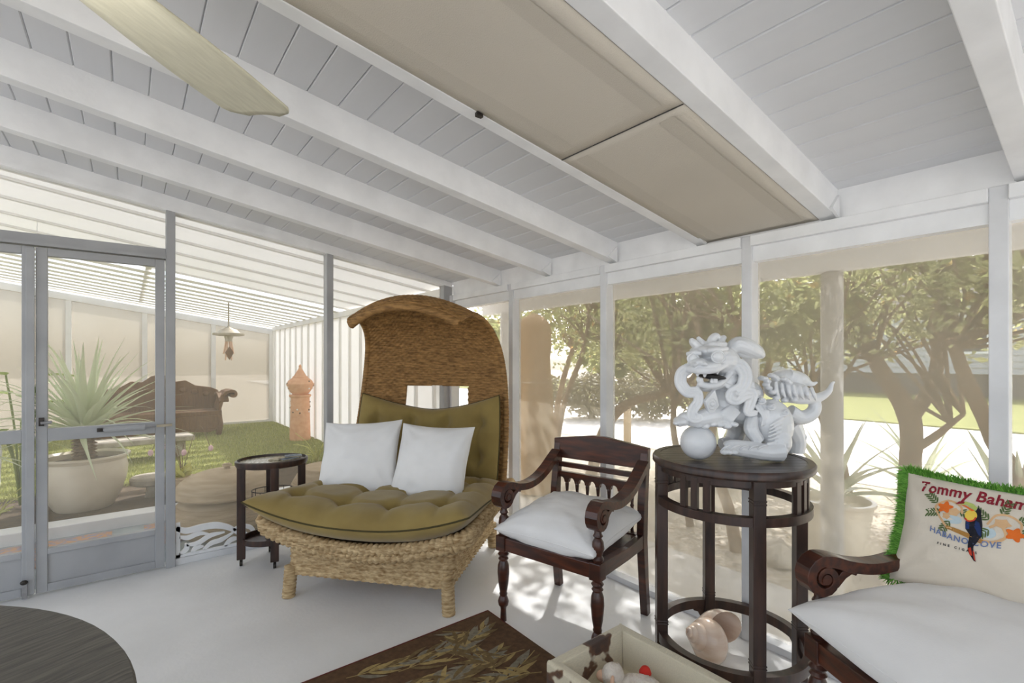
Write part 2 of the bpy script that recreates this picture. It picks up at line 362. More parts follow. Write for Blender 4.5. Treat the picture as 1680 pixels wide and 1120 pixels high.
def door(name, x0, x1, hinge_right):
    d = struct(name); y0, y1 = YA-0.025, YA+0.02
    st = 0.052
    obj('stile', bx(x0, x0+st, y0, y1, 0.012, 2.078), 'alu', d, bevel=0.003)
    obj('stile', bx(x1-st, x1, y0, y1, 0.012, 2.078), 'alu', d, bevel=0.003)
    a, b = x0+st, x1-st
    obj('top_rail', bx(a, b, y0, y1, 2.03, 2.078), 'alu', d, bevel=0.003)
    obj('mid_rail', bx(a, b, y0, y1, 0.915, 0.99), 'alu', d, bevel=0.003)
    obj('panel_rail', bx(a, b, y0, y1, 0.235, 0.27), 'alu', d, bevel=0.003)
    obj('bottom_rail', bx(a, b, y0, y1, 0.012, 0.06), 'alu', d, bevel=0.003)
    obj('kick_panel', bx(a, b, y0+0.014, y1-0.012, 0.06, 0.235), 'alu', d)
    obj('screen', quad([(a,YA,0.27),(b,YA,0.27),(b,YA,0.915),(a,YA,0.915)]), 'screenA', d)
    obj('screen', quad([(a,YA,0.99),(b,YA,0.99),(b,YA,2.03),(a,YA,2.03)]), 'screenA', d)
    return d
d1 = door('door_1', -0.43, 0.197, True)
d2 = door('door_2', -1.108, -0.437, False)
obj('astragal', bx(-0.47, -0.432, YA-0.04, YA-0.025, 0.02, 2.07), 'alu', d2, bevel=0.003)
cl = obj('door_closer', MB().tube([(-0.12,YA-0.06,0.965),(0.09,YA-0.06,0.965)], 0.017, 12), 'alu', d1)
obj('closer_rod', MB().tube([(0.09,YA-0.06,0.965),(0.175,YA-0.06,0.968)], 0.006, 8), 'metal', cl)
obj('closer_bracket', bx(-0.15, -0.115, YA-0.075, YA-0.025, 0.955, 0.975), 'darkmetal', cl)
obj('closer_bracket', bx(0.15, 0.235, YA-0.07, YA-0.05, 0.96, 0.976), 'bronze', cl)
h = obj('latch', bx(-0.415, -0.392, YA-0.04, YA-0.025, 1.01, 1.06), 'darkmetal', d1)
obj('latch_lever', MB().tube([(-0.404,YA-0.055,1.03),(-0.355,YA-0.06,1.033)], 0.009, 8), 'metal', h)
bl = obj('floor_bolt', bx(-0.485, -0.462, YA-0.055, YA-0.04, 0.01, 0.10), 'metal', d2)
obj('bolt_knob', MB().ellipsoid((-0.474,YA-0.06,0.105), (0.018,0.014,0.014), 10, 6), 'darkmetal', bl)

wr = struct('wall_right')
postB = [3.09, 2.115, 1.18, 0.283, -0.66, -1.6, -2.55]
for y in postB:
    obj('post', bx(XB-0.012, XB+0.075, y-0.026, y+0.026, 0.0, 2.022), 'frame', wr, bevel=0.003)
obj('post', bx(XB-0.03, XB+0.06, YA-0.075, YA+0.0, 0.0, 2.02), 'frame', wr, bevel=0.003)
ys = [YA-0.07]+postB+[YN]
for a, b in zip(ys[:-1], ys[1:]):
    obj('sill_rail', bx(XB-0.005, XB+0.085, b+0.026, a-0.026, 0, 0.035), 'frame', wr, bevel=0.003)
    obj('top_rail', bx(XB-0.03, XB+0.03, b+0.026, a-0.026, 1.967, 2.018), 'white', wr, bevel=0.003)
    obj('header', bx(XB+0.0, XB+0.07, b+0.026, a-0.026, 1.893, 1.967), 'white', wr)
    obj('screen_panel', quad([(XB+0.055,b+0.026,0.035),(XB+0.055,a-0.026,0.035),(XB+0.055,a-0.026,1.893),(XB+0.055,b+0.026,1.893)]), 'screenB', wr)

ce = struct('ceiling')
# planks, each one a board with chamfered edges
pw = 0.1225
bm_ = MB(); L0, L1 = YN, YA+0.06; hw = pw/2-0.0005
prof = [(-hw+0.004,0),(hw-0.004,0),(hw,0.005),(hw,0.018),(-hw,0.018),(-hw,0.005)]
bm_.prism(prof, L0, L1, 'y')
plank_me = bm_.mesh('plank'); plank_me.materials.append(M['white_plank'])
n = 0; x = XB+0.05-pw/2
tilt = math.atan(0.165)
while x > XL:
    o = bpy.data.objects.new('plank', plank_me); C.objects.link(o); o.parent = ce
    o.location = (x, 0, zP(x)+random.uniform(0, 0.0015)); o.rotation_euler = (0, tilt, 0); x -= pw*math.cos(tilt)
rafY = [3.27, 2.655, 2.04, 1.43, 0.82, 0.21, -0.40, -1.01, -1.62, -2.23]
for y in rafY:
    hw = 0.035 if y != 1.43 else 0.028
    o = obj('rafter', slope_board(XL, XB+0.05, y-hw, y+hw, zR, 0.0, 0.16), 'white', ce, bevel=0.003)
    obj('rafter_bracket', MB().prism([(XB-0.015,2.02),(XB-0.10,zR(XB-0.10)+0.005),(XB-0.015,2.12)], y-hw-0.012, y-hw, 'y'), 'white', ce)
yy = [YA-0.03]+rafY+[YN]
for a, b in zip(yy[:-1], yy[1:]):
    obj('blocking', bx(XB+0.0, XB+0.04, b+0.03, a-0.03, 2.018, 2.20), 'white', ce)
# shade cloth stretched under the bay between two rafters, three lengths
sh = struct('trim_1')
def cloth(x0, x1):
    Gn = []
    for i in range(25):
        t = i/24; xx = x0+(x1-x0)*t; row = []
        for j in range(13):
            s = j/12; yv = 0.857+(1.400-0.857)*s
            sag = 0.012*math.sin(PI*s)*math.sin(PI*t)
            row.append((xx, yv, zR(xx)+0.004-sag))
        Gn.append(row)
    return MB().grid(np.array(Gn))
for x0, x1 in ((2.435, 1.36), (1.36, 0.05), (0.05, -1.4), (-1.4, -3.1)):
    obj('seam_cord', MB().tube([(x1, 0.858, zR(x1)+0.002), (x1, 1.40, zR(x1)+0.002)], 0.0022, 6), 'darkline', sh)
    p = obj('shade_cloth', cloth(x0, x1), 'shade', sh, smooth=True)
    p.modifiers.new('thickness', 'SOLIDIFY').thickness = 0.002
    for yv in (0.94, 1.32):
        obj('hem_band', MB().grid(np.array([[(x0+(x1-x0)*t, yv-0.03, zR(x0+(x1-x0)*t)+0.0005-0.012*math.sin(PI*(yv-0.857)/0.543)*math.sin(PI*t)), (x0+(x1-x0)*t, yv+0.03, zR(x0+(x1-x0)*t)+0.0005-0.012*math.sin(PI*(yv-0.857)/0.543)*math.sin(PI*t))] for t in np.linspace(0.03,0.97,20)])), 'seam', p, smooth=True)
obj('shade_clip', bx(0.95, 0.975, 1.395, 1.41, zR(0.96)-0.012, zR(0.96)+0.003), 'darkmetal', sh)
# roof skin above the planks (keeps the sun out), eave and its gutter board
struct('roof', slope_board(XL-0.3, 3.05, YN-0.3, YA+0.13, zP, 0.022, 0.05), 'white')
ev = struct('trim_2')
obj('soffit', MB().hexa([(XB+0.07,YN,1.985),(3.06,YN,1.965),(3.06,4.3,1.965),(XB+0.07,4.3,1.985),(XB+0.07,YN,2.0),(3.06,YN,1.98),(3.06,4.3,1.98),(XB+0.07,4.3,2.0)]), 'white', ev)
obj('fascia', bx(2.99, 3.06, YN, 4.3, 1.885, 2.06), 'white', ev)

# concrete pier columns under the eave
for y, lab in ((1.0, 'round white weathered column outside the screen behind the plant stand'), (3.93, 'slim white round column outside the screen at the porch corner')):
    c = thing('column', lab, 'column', (3.02, y, -0.06), 0, 'round columns under the eave')
    obj('shaft', MB().lathe([(0.055,0.03),(0.055,0.6),(0.053,1.2),(0.053,1.935)], 24), mat('weathered column paint', W_(226,225,222), W_(170,168,164), 0.8, 9, (3,3,1), detail=8, lo=0.30, hi=0.42) if y < 2 else 'white', c, autos=True)
    obj('base_ring', MB().lathe([(0.07,0),(0.07,0.03)], 24), 'white', c)

# ceiling fan (its hub hangs just outside the picture)
fan = thing('ceiling_fan', 'cream ceiling fan hanging under the white rafters at upper left', 'fan', (-0.165, 1.12, 2.13))
obj('downrod', MB().tube([(0,0,0.06),(0,0,zP(-0.165)-2.13)], 0.012, 10), 'frame', fan)
obj('canopy', MB().lathe([(0.03,zP(-0.165)-2.13-0.09),(0.065,zP(-0.165)-2.13-0.05),(0.07,zP(-0.165)-2.13-0.012)], 20), 'frame', fan, autos=True)
obj('motor_housing', MB().lathe([(0.04,-0.05),(0.11,-0.04),(0.125,0.0),(0.11,0.05),(0.04,0.075)], 28), 'frame', fan, autos=True)
obj('lamp_bowl', MB().lathe([(0.005,-0.085),(0.04,-0.08),(0.066,-0.068),(0.07,-0.055),(0.04,-0.05)], 24), 'frost', fan, autos=True)  # unseen glowing bowl, added to go with the fill light
blade = []
for i in range(23):
    t = i/22; xr = 0.17+0.50*t
    wid = 0.078+0.026*math.sin(min(1, t*1.4)*PI/2)
    if t > 0.90: wid *= math.sqrt(max(0.02, 1-((t-0.90)/0.105)**2))*0.75+0.25
    blade.append([(xr, wid*s, 0.006*(1-s*s)+0.10*wid*s) for s in np.linspace(-1, 1, 9)])
bme = MB().grid(np.array(blade)).mesh('blade', True); bme.materials.append(M['fanblade'])
for k in range(5):
    a = math.radians(43.8+72*k)
    o = bpy.data.objects.new('blade', bme); C.objects.link(o); o.parent = fan; o.rotation_euler = (0,0,a); o.location = (0,0,0.0)
    s_ = o.modifiers.new('thickness', 'SOLIDIFY'); s_.thickness = 0.008
    ir = obj('blade_iron', MB().tube([(0.10,0,0.015),(0.14,0,0.012),(0.23,0,0.012)], [0.014,0.012,0.010], 8), 'frame', o)
fl_d = bpy.data.lights.new('fan_light', 'POINT'); fl_d.energy = 2; fl_d.shadow_soft_size = 0.06; fl_d.color = (1,0.95,0.88)  # fill light added at the unseen hub to brighten the porch
fl_o = bpy.data.objects.new('fan_light', fl_d); C.objects.link(fl_o); fl_o.parent = fan; fl_o.location = (0,0,-0.16)
# ------------------------------------------------------------------ soft things
def pillow_xyz(u, v, W, H, T, side, seed):
    """a point on a square pillow; u, v in -1..1"""
    x = W/2*u*(1-0.075*(1-v*v)); y = H/2*v*(1-0.075*(1-u*u))
    e = max(0.0, (1-u*u)*(1-v*v))
    th = T/2*e**0.42
    wr = 0.016*e**0.25*(1-e)**1.0
    th += wr*vn(u*2.2+seed, v*2.2, seed)*1.6+0.010*vn(u*3.2+seed, v*6-seed, 3.1)*e**0.5
    th += 0.007*math.sin(13*math.atan2(1-abs(v), 1-abs(u)+1e-6)+seed)*(e**0.3)*(1-e)
    return (x, y, side*max(th, 0.0))
def pillow_mesh(name, W, H, T, seed, n=36, m='cotton'):
    lin = np.sin(np.linspace(-1, 1, n+1)*PI/2)
    mb = MB()
    for side in (1, -1):
        mb.grid(np.array([[pillow_xyz(u, v, W, H, T, side, seed+(0 if side > 0 else 5)) for u in lin] for v in lin]))
    me = mb.mesh(name, True); me.materials.append(M[m]); return me
def pillow(name, label, loc, rot, W, H, T, seed, m='cotton', group=None):
    t = thing(name, label, 'pillow', loc, 0, group); t.rotation_euler = rot
    c = obj('cover', pillow_mesh('cover', W, H, T, seed, m=m), m, t)
    # the sewn edge all round
    P = []
    for k in range(121):
        a = k/120*4; s = int(a) % 4; q = (a-int(a))*2-1
        u, v = ((q,-1),(1,q),(-q,1),(-1,-q))[s]
        x, y, _ = pillow_xyz(u, v, W, H, T, 1, seed); P.append((x, y, 0))
    obj('seam', MB().tube(P, 0.0022, 5, cap=False), m, t, smooth=True)
    return t

# ------------------------------------------------------------------ wicker canopy chair
CH = thing('canopy_chair', 'woven rattan lounge chair with a tall curved hood and short legs', 'chair', (1.454, 3.025, 0), math.atan2(-0.768, 0.64))
prof = smoothpath([(.40,.30,.60),(.50,.55,.603),(.58,.85,.60),(.63,1.1,.587),(.645,1.3,.57),(.625,1.48,.545),(.56,1.63,.515),(.44,1.745,.485),(.28,1.815,.455),(.12,1.835,.425),(-.02,1.80,.40),(-.065,1.772,.39)], 30)
arc = np.concatenate([[0], np.cumsum(np.linalg.norm(np.diff(prof[:, :2], axis=0), axis=1))]); ALEN = arc[-1]; arc /= ALEN
tan = np.gradient(prof[:, :2], axis=0); tan /= np.linalg.norm(tan, axis=1)[:, None]
def shell_pt(s, t):
    y = np.interp(t, arc, prof[:,0]); z = np.interp(t, arc, prof[:,1]); wd = np.interp(t, arc, prof[:,2])
    ty = np.interp(t, arc, tan[:,0]); tz = np.interp(t, arc, tan[:,1]); nn = np.hypot(ty, tz); ty, tz = ty/nn, tz/nn
    k = 0.10+0.035*np.clip((t-0.6)/0.4, 0, 1); ks = k*s*s
    Np = np.stack([-s*2*k/np.maximum(wd, .1), -tz, ty], -1); Np /= np.linalg.norm(Np, axis=-1, keepdims=True)
    return np.stack([wd*s, y-tz*ks, z+ty*ks], -1), Np
def weave(a, b):
    """height of a plain weave; a counts warp, b counts weft"""
    j = np.floor(b); r = np.abs(np.sin(PI*(b-j)))**0.6
    return r*(0.45+0.55*np.sin(PI*a+PI*j))
def shell_from_grids(Gi, Go, mask):
    a, b = Gi.shape[:2]; V = np.concatenate([Gi.reshape(-1,3), Go.reshape(-1,3)]); o = a*b; F = []
    I, J = np.nonzero(mask)
    for i, j in zip(I.tolist(), J.tolist()):
        p = (i*b+j, i*b+j+1, (i+1)*b+j+1, (i+1)*b+j)
        F.append(p); F.append((p[3]+o, p[2]+o, p[1]+o, p[0]+o))
        for di, dj, e in ((-1,0,(0,1)),(0,1,(1,2)),(1,0,(2,3)),(0,-1,(3,0))):
            ii, jj = i+di, j+dj
            if ii < 0 or jj < 0 or ii >= a-1 or jj >= b-1 or not mask[ii, jj]:
                x, y = p[e[0]], p[e[1]]; F.append((y, x, x+o, y+o))
    used = np.zeros(2*o, bool); used[np.array([q for f in F for q in f])] = True
    idx = np.cumsum(used)-1
    me = bpy.data.meshes.new('weave'); me.from_pydata(V[used].tolist(), [], [tuple(idx[list(f)]) for f in F]); me.shade_smooth(); me.update(); return me
nT, nS = 440, 190
tt, ss = np.meshgrid(np.linspace(0,1,nT+1), np.linspace(-1,1,nS+1), indexing='ij')
Pm, Nm = shell_pt(ss, tt)
wf = tt*ALEN/0.022; wp = ss*0.55/0.022
hgt = weave(wp, wf)*0.010
Gi = Pm+Nm*hgt[...,None]; Go = Pm-Nm*(0.022+0.004*weave(wp+1, wf))[...,None]
cs = (ss[:-1,:-1]+ss[1:,1:])/2; cz = (Pm[:-1,:-1,2]+Pm[1:,1:,2])/2; cx = (Pm[:-1,:-1,0]+Pm[1:,1:,0])/2; ct = (tt[:-1,:-1]+tt[1:,1:])/2
mask = ~((np.abs(cx-0.01) < 0.262) & (cz > 1.005) & (cz < 1.20) & (ct < 0.6))
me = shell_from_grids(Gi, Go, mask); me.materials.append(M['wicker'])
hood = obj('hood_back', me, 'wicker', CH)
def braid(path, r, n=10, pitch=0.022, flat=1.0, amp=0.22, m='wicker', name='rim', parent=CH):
    P = smoothpath(path, 10) if len(path) < 60 else np.array(path)
    L = np.concatenate([[0], np.cumsum(np.linalg.norm(np.diff(P, axis=0), axis=1))]); k = max(8, int(L[-1]/0.008))
    q = np.linspace(0, L[-1], k); P = np.stack([np.interp(q, L, P[:,i]) for i in range(3)], 1)
    mb = MB(); mb.tube(P, r, n, sx=flat)
    V = np.array(mb.v).reshape(k, n, 3); c = P[:,None,:]
    ph = np.arange(n)/n
    hh = 1+amp*(np.abs(np.sin(PI*(q[:,None]/pitch+ph[None,:])))**0.7-0.6)
    V = c+(V-c)*hh[...,None]; mb.v = [tuple(p) for p in V.reshape(-1,3)]
    return obj(name, mb, m, parent, smooth=True, clean=False)
tl = np.linspace(0.03, 1, 120)
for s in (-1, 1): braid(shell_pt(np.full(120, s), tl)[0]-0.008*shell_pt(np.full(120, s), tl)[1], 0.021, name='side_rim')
sl = np.linspace(-1, 1, 80)
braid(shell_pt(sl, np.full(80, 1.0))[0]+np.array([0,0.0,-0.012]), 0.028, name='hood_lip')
# the scooped seat box
zrim = lambda x: 0.335+0.118*(np.asarray(x)/0.634)**2
def perim(hx, hy, rc, k):
    seg = []
    for cx_, cy_, a0 in ((hx-rc, -hy+rc, -PI/2), (hx-rc, hy-rc, 0), (-hx+rc, hy-rc, PI/2), (-hx+rc, -hy+rc, PI)):
        for a in np.linspace(a0, a0+PI/2, 12): seg.append((cx_+rc*math.cos(a), cy_+rc*math.sin(a)))
    seg.append(seg[0]); S_ = np.array(seg); L = np.concatenate([[0], np.cumsum(np.linalg.norm(np.diff(S_, axis=0), axis=1))])
    q = np.linspace(0, L[-1], k); return np.stack([np.interp(q, L, S_[:,i]) for i in range(2)], 1), L[-1]
nP = 880; bot, plen = perim(0.505, 0.50, 0.05, nP+1); top, _ = perim(0.535, 0.475, 0.06, nP+1)
hv = np.linspace(0, 1, 56)[:,None,None]
xy = bot[None]*(1-hv)+top[None]*hv
zz = 0.135*(1-hv[...,0])+(zrim(top[None,:,0])-0.005)*hv[...,0]
Gb = np.concatenate([xy, zz[...,None]], -1)
out = np.stack([xy[...,0], xy[...,1]], -1); out = out/np.linalg.norm(out, axis=-1, keepdims=True)
hb = weave(np.linspace(0, plen/0.024, nP+1)[None]+0*zz, zz/0.020)*0.012
Gb[...,:2] += out*hb[...,None]
obj('seat_box', MB().grid(Gb), 'seagrass', CH, smooth=True, clean=False)
rp, _ = perim(0.634, 0.60, 0.07, 240)
rimP = [(x, y, float(zrim(x))+0.0) for x, y in rp]
for dz, dr in ((0.022, 0.0), (-0.018, -0.012)):
    braid([(x*(1+dr), y*(1+dr), z+dz) for x, y, z in rimP], 0.031, 10, 0.034, m='seagrass', name='seat_rim', amp=0.55)
sg = np.array([[(x, y, 0.30+0.118*(x/0.634)**2) for x in np.linspace(-0.61, 0.61, 30)] for y in np.linspace(-0.58, 0.58, 20)])
obj('seat_deck', MB().grid(sg), 'seagrass', CH, smooth=True)
for x, y in ((-0.5,-0.5),(0.5,-0.5),(-0.5,0.5),(0.5,0.5)):
    braid([(x, y, 0.0), (x*0.99, y*0.99, 0.08), (x*0.98, y*0.98, 0.18)], 0.036, 12, 0.014, m='seagrass', name='leg', amp=0.18)
# tufted cushions
def tufts(u, v, pts, rad, deep):
    d = 0.0
    for a, b in pts:
        r2 = ((u-a)**2+(v-b)**2)/rad**2
        d += deep*math.exp(-r2*2.2)
    return d
seat_t = [(x, y) for x in (-0.46,-0.155,0.155,0.46) for y in (-0.46,-0.17,0.12)]
sc = thing('seat_cushion', 'olive green tufted seat cushion on the rattan canopy chair', 'cushion', CH.location, CH.rotation_euler[2])
def seat_xyz(u, v, side):
    x = 0.67*u*(1-0.05*(1-v*v)); y = -0.14+0.54*v*(1-0.04*(1-u*u)*(1 if v < 0 else 0))
    e = max(0.0, (1-u**6)*(1-v**6)); th = 0.098*e**0.5
    zc = 0.462+0.124*abs(u)**2.2*(0.55-0.45*v*0.9)+0.02*max(0,-v)**3
    if side > 0:
        th += 0.022*e-min(0.065, tufts(x, y, seat_t, 0.075, 0.060))*min(1, e*2)
        gx = min(abs(x-a) for a in (-0.46,-0.155,0.155,0.46)); gy = min(abs(y-a) for a in (-0.46,-0.17,0.12))
        th -= e*(0.016*math.exp(-(gx/0.018)**2)+0.016*math.exp(-(gy/0.018)**2))
        if v < -0.5: th += 0.012*math.sin(u*24+3*vn(u*3,1,1))*e**0.5*(1-e)
    return (x, y, zc+side*th+0.004*vn(x*9, y*9, 2.0)*e)
gl = np.sin(np.linspace(-1,1,91)*PI/2)
mb = MB()
for side in (1,-1): mb.grid(np.array([[seat_xyz(u, v, side) for u in gl] for v in gl]))
obj('cover', mb, 'olive', sc, smooth=True)
P = []
for k in range(161):
    a = k/160*4; s = int(a) % 4; q = (a-int(a))*2-1; u, v = ((q,-1),(1,q),(-q,1),(-1,-q))[s]; P.append(seat_xyz(u, v, 1))
obj('piping', MB().tube(P, 0.005, 6, cap=False), 'olivepipe', sc, smooth=True)
def t_of_z(z): return float(np.interp(z, prof[:200,1], arc[:200]))
bc = thing('back_cushion', 'olive green tufted back cushion against the rattan hood', 'cushion', CH.location, CH.rotation_euler[2])
bt = [(x, z) for x in (-0.44,-0.15,0.15,0.44) for z in (0.65, 0.90)]
def back_xyz(u, v, side):
    ztop = 1.005+0.115*abs(u)**1.6; z0 = 0.48
    z = z0+(ztop-z0)*(v+1)/2
    p, nrm = shell_pt(np.array(u*0.985), np.array(t_of_z(z)))
    e = max(0.0, (1-u**4)*(1-v**4)); th = 0.075*e**0.5
    x = p[0]
    if side > 0:
        th += 0.02*e-min(0.055, tufts(x, z, bt, 0.08, 0.055))*min(1, e*2)
        gx = min(abs(x-a) for a in (-0.44,-0.15,0.15,0.44)); th -= e*0.016*math.exp(-(gx/0.018)**2)
    q = p+nrm*(0.068+side*th)
    return tuple(q)
mb = MB()
for side in (1,-1): mb.grid(np.array([[back_xyz(u, v, side) for u in gl] for v in gl]))
obj('cover', mb, 'olive', bc, smooth=True)
P = []
for k in range(161):
    a = k/160*4; s = int(a) % 4; q = (a-int(a))*2-1; u, v = ((q,-1),(1,q),(-q,1),(-1,-q))[s]; P.append(back_xyz(u, v, 1))
obj('piping', MB().tube(P, 0.005, 6, cap=False), 'olivepipe', bc, smooth=True)
def chair_local(x, y, z):
    return tuple(Matrix.Rotation(CH.rotation_euler[2], 3, 'Z') @ Vector((x, y, z)) + Vector(CH.location))
lean = math.radians(66)
pillow('throw_pillow', 'plain white square pillow, the left one leaning on the rattan chair', chair_local(-0.315, -0.01, 0.725), (lean, math.radians(-3), CH.rotation_euler[2]+0.10), 0.56, 0.54, 0.19, 1.3, group='white pillows on the canopy chair')
pillow('throw_pillow', 'plain white square pillow, the right one leaning on the rattan chair', chair_local(0.215, -0.03, 0.715), (lean, math.radians(1), CH.rotation_euler[2]-0.04), 0.52, 0.54, 0.19, 4.7, group='white pillows on the canopy chair')

# ------------------------------------------------------------------ planter's armchairs
def make_armchair(name, label, cat, hx=0.285, nS_=8):
    t = thing(name, label, cat, (0,0,0), 0)
    yf, yb = -0.25, 0.25
    legp = [(0.017,0.0),(0.015,0.06),(0.017,0.075),(0.026,0.085),(0.030,0.105),(0.024,0.125),(0.019,0.135),(0.022,0.145),(0.019,0.155),(0.027,0.20),(0.032,0.26),(0.030,0.30),(0.021,0.325),(0.028,0.335),(0.021,0.345),(0.030,0.36),(0.021,0.372),(0.024,0.385)]
    for s in (-1, 1):
        obj('front_leg', MB().lathe(legp, 20), 'mahog', t, autos=True, loc=(s*hx, yf, 0))
        obj('corner_block', bx(s*hx-0.030, s*hx+0.030, yf-0.030, yf+0.030, 0.38, 0.462), 'mahog', t, bevel=0.004)
        # rear leg and back post in one raked piece
        obj('back_post', MB().strip([(yb+0.045,0.0),(yb+0.02,0.2),(yb,0.42),(yb+0.01,0.62),(yb+0.035,0.82),(yb+0.05,0.915)], [0.021,0.023,0.028,0.026,0.022,0.02], s*hx-0.021, s*hx+0.021), 'mahog', t, bevel=0.003)
        obj('side_rail', MB().strip([(yf,0.42),(yf+0.15,0.415),(0.05,0.41),(yb,0.42)], [0.038,0.034,0.032,0.036], s*hx-0.018, s*hx+0.018), 'mahog', t, bevel=0.003)
        # arm: an S curve that rolls over into a volute
        path = [(0.275,0.835),(0.22,0.80),(0.14,0.748),(0.05,0.708),(-0.05,0.692),(-0.14,0.702),(-0.21,0.722)]
        cy, cz = -0.245, 0.668
        for k in range(23):
            a = math.radians(98+k*24); r = 0.056*(1-k/26)+0.004
            path.append((cy+r*math.cos(a), cz+r*math.sin(a)))
        path = np.array(path); P2 = smoothpath(path[:8], 5)[:, :2]; P3 = np.vstack([P2[:-1], path[7:]])
        hl = np.concatenate([np.full(len(P2)-1, 0.019), np.linspace(0.018, 0.006, len(path)-7)])
        a_ = obj('arm', MB().strip(P3, hl, s*hx-0.032, s*hx+0.032), 'mahog_h', t, bevel=0.003)
        obj('scroll_eye', MB().tube([(s*hx-0.036,cy,cz),(s*hx+0.036,cy,cz)], 0.017, 14), 'mahog', a_)
        obj('leaf_spur', MB().strip([(cy+0.045,cz-0.03),(cy+0.075,cz+0.005),(cy+0.105,cz+0.018),(cy+0.125,cz+0.005)], [0.012,0.014,0.012,0.006], s*hx-0.02, s*hx+0.02), 'mahog', a_, bevel=0.002)
        obj('arm_baluster', MB().lathe([(0.024,0.46),(0.028,0.475),(0.020,0.49),(0.030,0.525),(0.026,0.555),(0.016,0.572),(0.024,0.582),(0.017,0.595),(0.019,0.625)], 18), 'mahog', t, autos=True, loc=(s*hx, yf+0.005, 0))
    obj('front_rail', bx(-hx, hx, yf-0.022, yf+0.022, 0.385, 0.455), 'mahog_h', t, bevel=0.004)
    obj('rear_rail', bx(-hx, hx, yb-0.02, yb+0.02, 0.38, 0.45), 'mahog_h', t, bevel=0.004)
    obj('seat_panel', bx(-hx+0.01, hx-0.01, yf+0.01, yb, 0.425, 0.443), 'mahog_h', t)
    # backrest
    yk = yb+0.04
    obj('crest_rail', MB().prism([(-hx-0.022,0.80),(hx+0.022,0.80),(hx+0.022,0.918),(0.04,0.955),(-0.04,0.955),(-hx-0.022,0.918)], yk-0.015, yk+0.022, 'y'), 'mahog_h', t, bevel=0.004)
    obj('slat', bx(-hx, hx, yk-0.018, yk+0.008, 0.745, 0.775), 'mahog_h', t, bevel=0.003)
    sp = [(-hx, 0.718), (-hx, 0.66)]; wd = 2*hx/nS_
    for k in range(nS_):
        c = -hx+wd*(k+0.5)
        for a in np.linspace(PI, 0, 9): sp.append((c+wd*0.33*math.cos(a), 0.655+wd*0.42*math.sin(a)))
    sp += [(hx, 0.66), (hx, 0.718)]
    obj('scalloped_rail', MB().prism(sp[::-1], yk-0.022, yk+0.004, 'y'), 'mahog_h', t)
    spin = MB().lathe([(0.011,0.0),(0.008,0.02),(0.011,0.03),(0.008,0.04),(0.014,0.085),(0.013,0.11),(0.008,0.135),(0.012,0.145),(0.008,0.155),(0.012,0.20),(0.010,0.225)], 12).mesh('spindle', True); spin.materials.append(M['mahog'])
    for k in range(1, nS_):
        o = bpy.data.objects.new('spindle', spin); C.objects.link(o); o.parent = t; o.location = (-hx+wd*k, yk-0.012, 0.445)
    return t
ac1 = make_armchair('armchair', 'dark mahogany armchair between the canopy chair and the plant stand', 'chair')
E1 = np.array([0.225,-0.974]); E2 = np.array([0.974,0.225]); a_rot = math.atan2(E1[1], E1[0])
c1 = np.array([1.591,2.087])+0.285*E1+0.25*E2
ac1.location = (c1[0], c1[1], 0); ac1.rotation_euler = (0,0,a_rot)
A2 = math.radians(-121); e1b = np.array([math.cos(A2), math.sin(A2)]); e2b = np.array([-e1b[1], e1b[0]])
c2 = np.array([1.85,0.65])+0.52*e1b+0.245*e2b
ac2 = make_armchair('settee', 'dark mahogany settee at the right edge holding the toucan pillow', 'settee', 0.52, 14)
ac2.location = (c2[0], c2[1], 0); ac2.rotation_euler = (0,0,A2)
def loc_of(c, ang, x, y, z):
    q = Matrix.Rotation(ang, 3, 'Z') @ Vector((x, y, z)); return (c[0]+q.x, c[1]+q.y, q.z)
pillow('seat_pillow', 'white pillow lying on the armchair next to the plant stand', loc_of(c1, a_rot, -0.005, -0.02, 0.528), (math.radians(5), 0, a_rot), 0.60, 0.57, 0.25, 7.9, group='white seat pillows')
pillow('seat_pillow', 'wide white seat pillow on the settee under the toucan pillow', loc_of(c2, A2, -0.01, -0.03, 0.575), (math.radians(6), 0, A2), 1.08, 0.62, 0.30, 2.2, group='white seat pillows')

# printed pillow with the toucan
TW, THh, TT = 0.48, 0.385, 0.13
tp_rot = (math.radians(70), 0, math.radians(-101))
tp = thing('printed_pillow', 'cream pillow printed with a toucan and edged in shaggy green fringe', 'pillow', (2.10, 0.27, 0.82)); tp.rotation_euler = tp_rot
cov = obj('cover', pillow_mesh('cover', TW, THh, TT, 3.3, m='linen'), 'linen', tp)
def on_pillow(a, b, off=0.0012):
    """a, b in metres on the face -> a point just proud of the cloth"""
    u = max(-0.99, min(0.99, a/(TW/2))); v = max(-0.99, min(0.99, b/(THh/2)))
    for _ in range(3):
        u = max(-.99, min(.99, a/(TW/2)/(1-0.075*(1-v*v)))); v = max(-.99, min(.99, b/(THh/2)/(1-0.075*(1-u*u))))
    p = pillow_xyz(u, v, TW, THh, TT, 1, 3.3); return (p[0], p[1], p[2]+off)
def decal(name, polys, m, off=0.0012):
    """flat print: 2D polygons cut into small triangles and laid on the cloth"""
    b = bmesh.new()
    for poly in polys:
        vs_ = [b.verts.new((x, y, 0)) for x, y in poly]
        try: b.faces.new(vs_)
        except ValueError: pass
    bmesh.ops.triangulate(b, faces=b.faces)
    for _ in range(2):
        long = [e for e in b.edges if e.calc_length() > 0.012]
        if long: bmesh.ops.subdivide_edges(b, edges=long, cuts=1); bmesh.ops.triangulate(b, faces=[f for f in b.faces if len(f.verts) > 3])
    for v in b.verts: v.co = on_pillow(v.co.x, v.co.y, off)
    me = bpy.data.meshes.new(name); b.to_mesh(me); b.free(); o = obj(name, me, m, cov)
    if len(polys) > 1: o['kind'] = 'stuff'
    return o
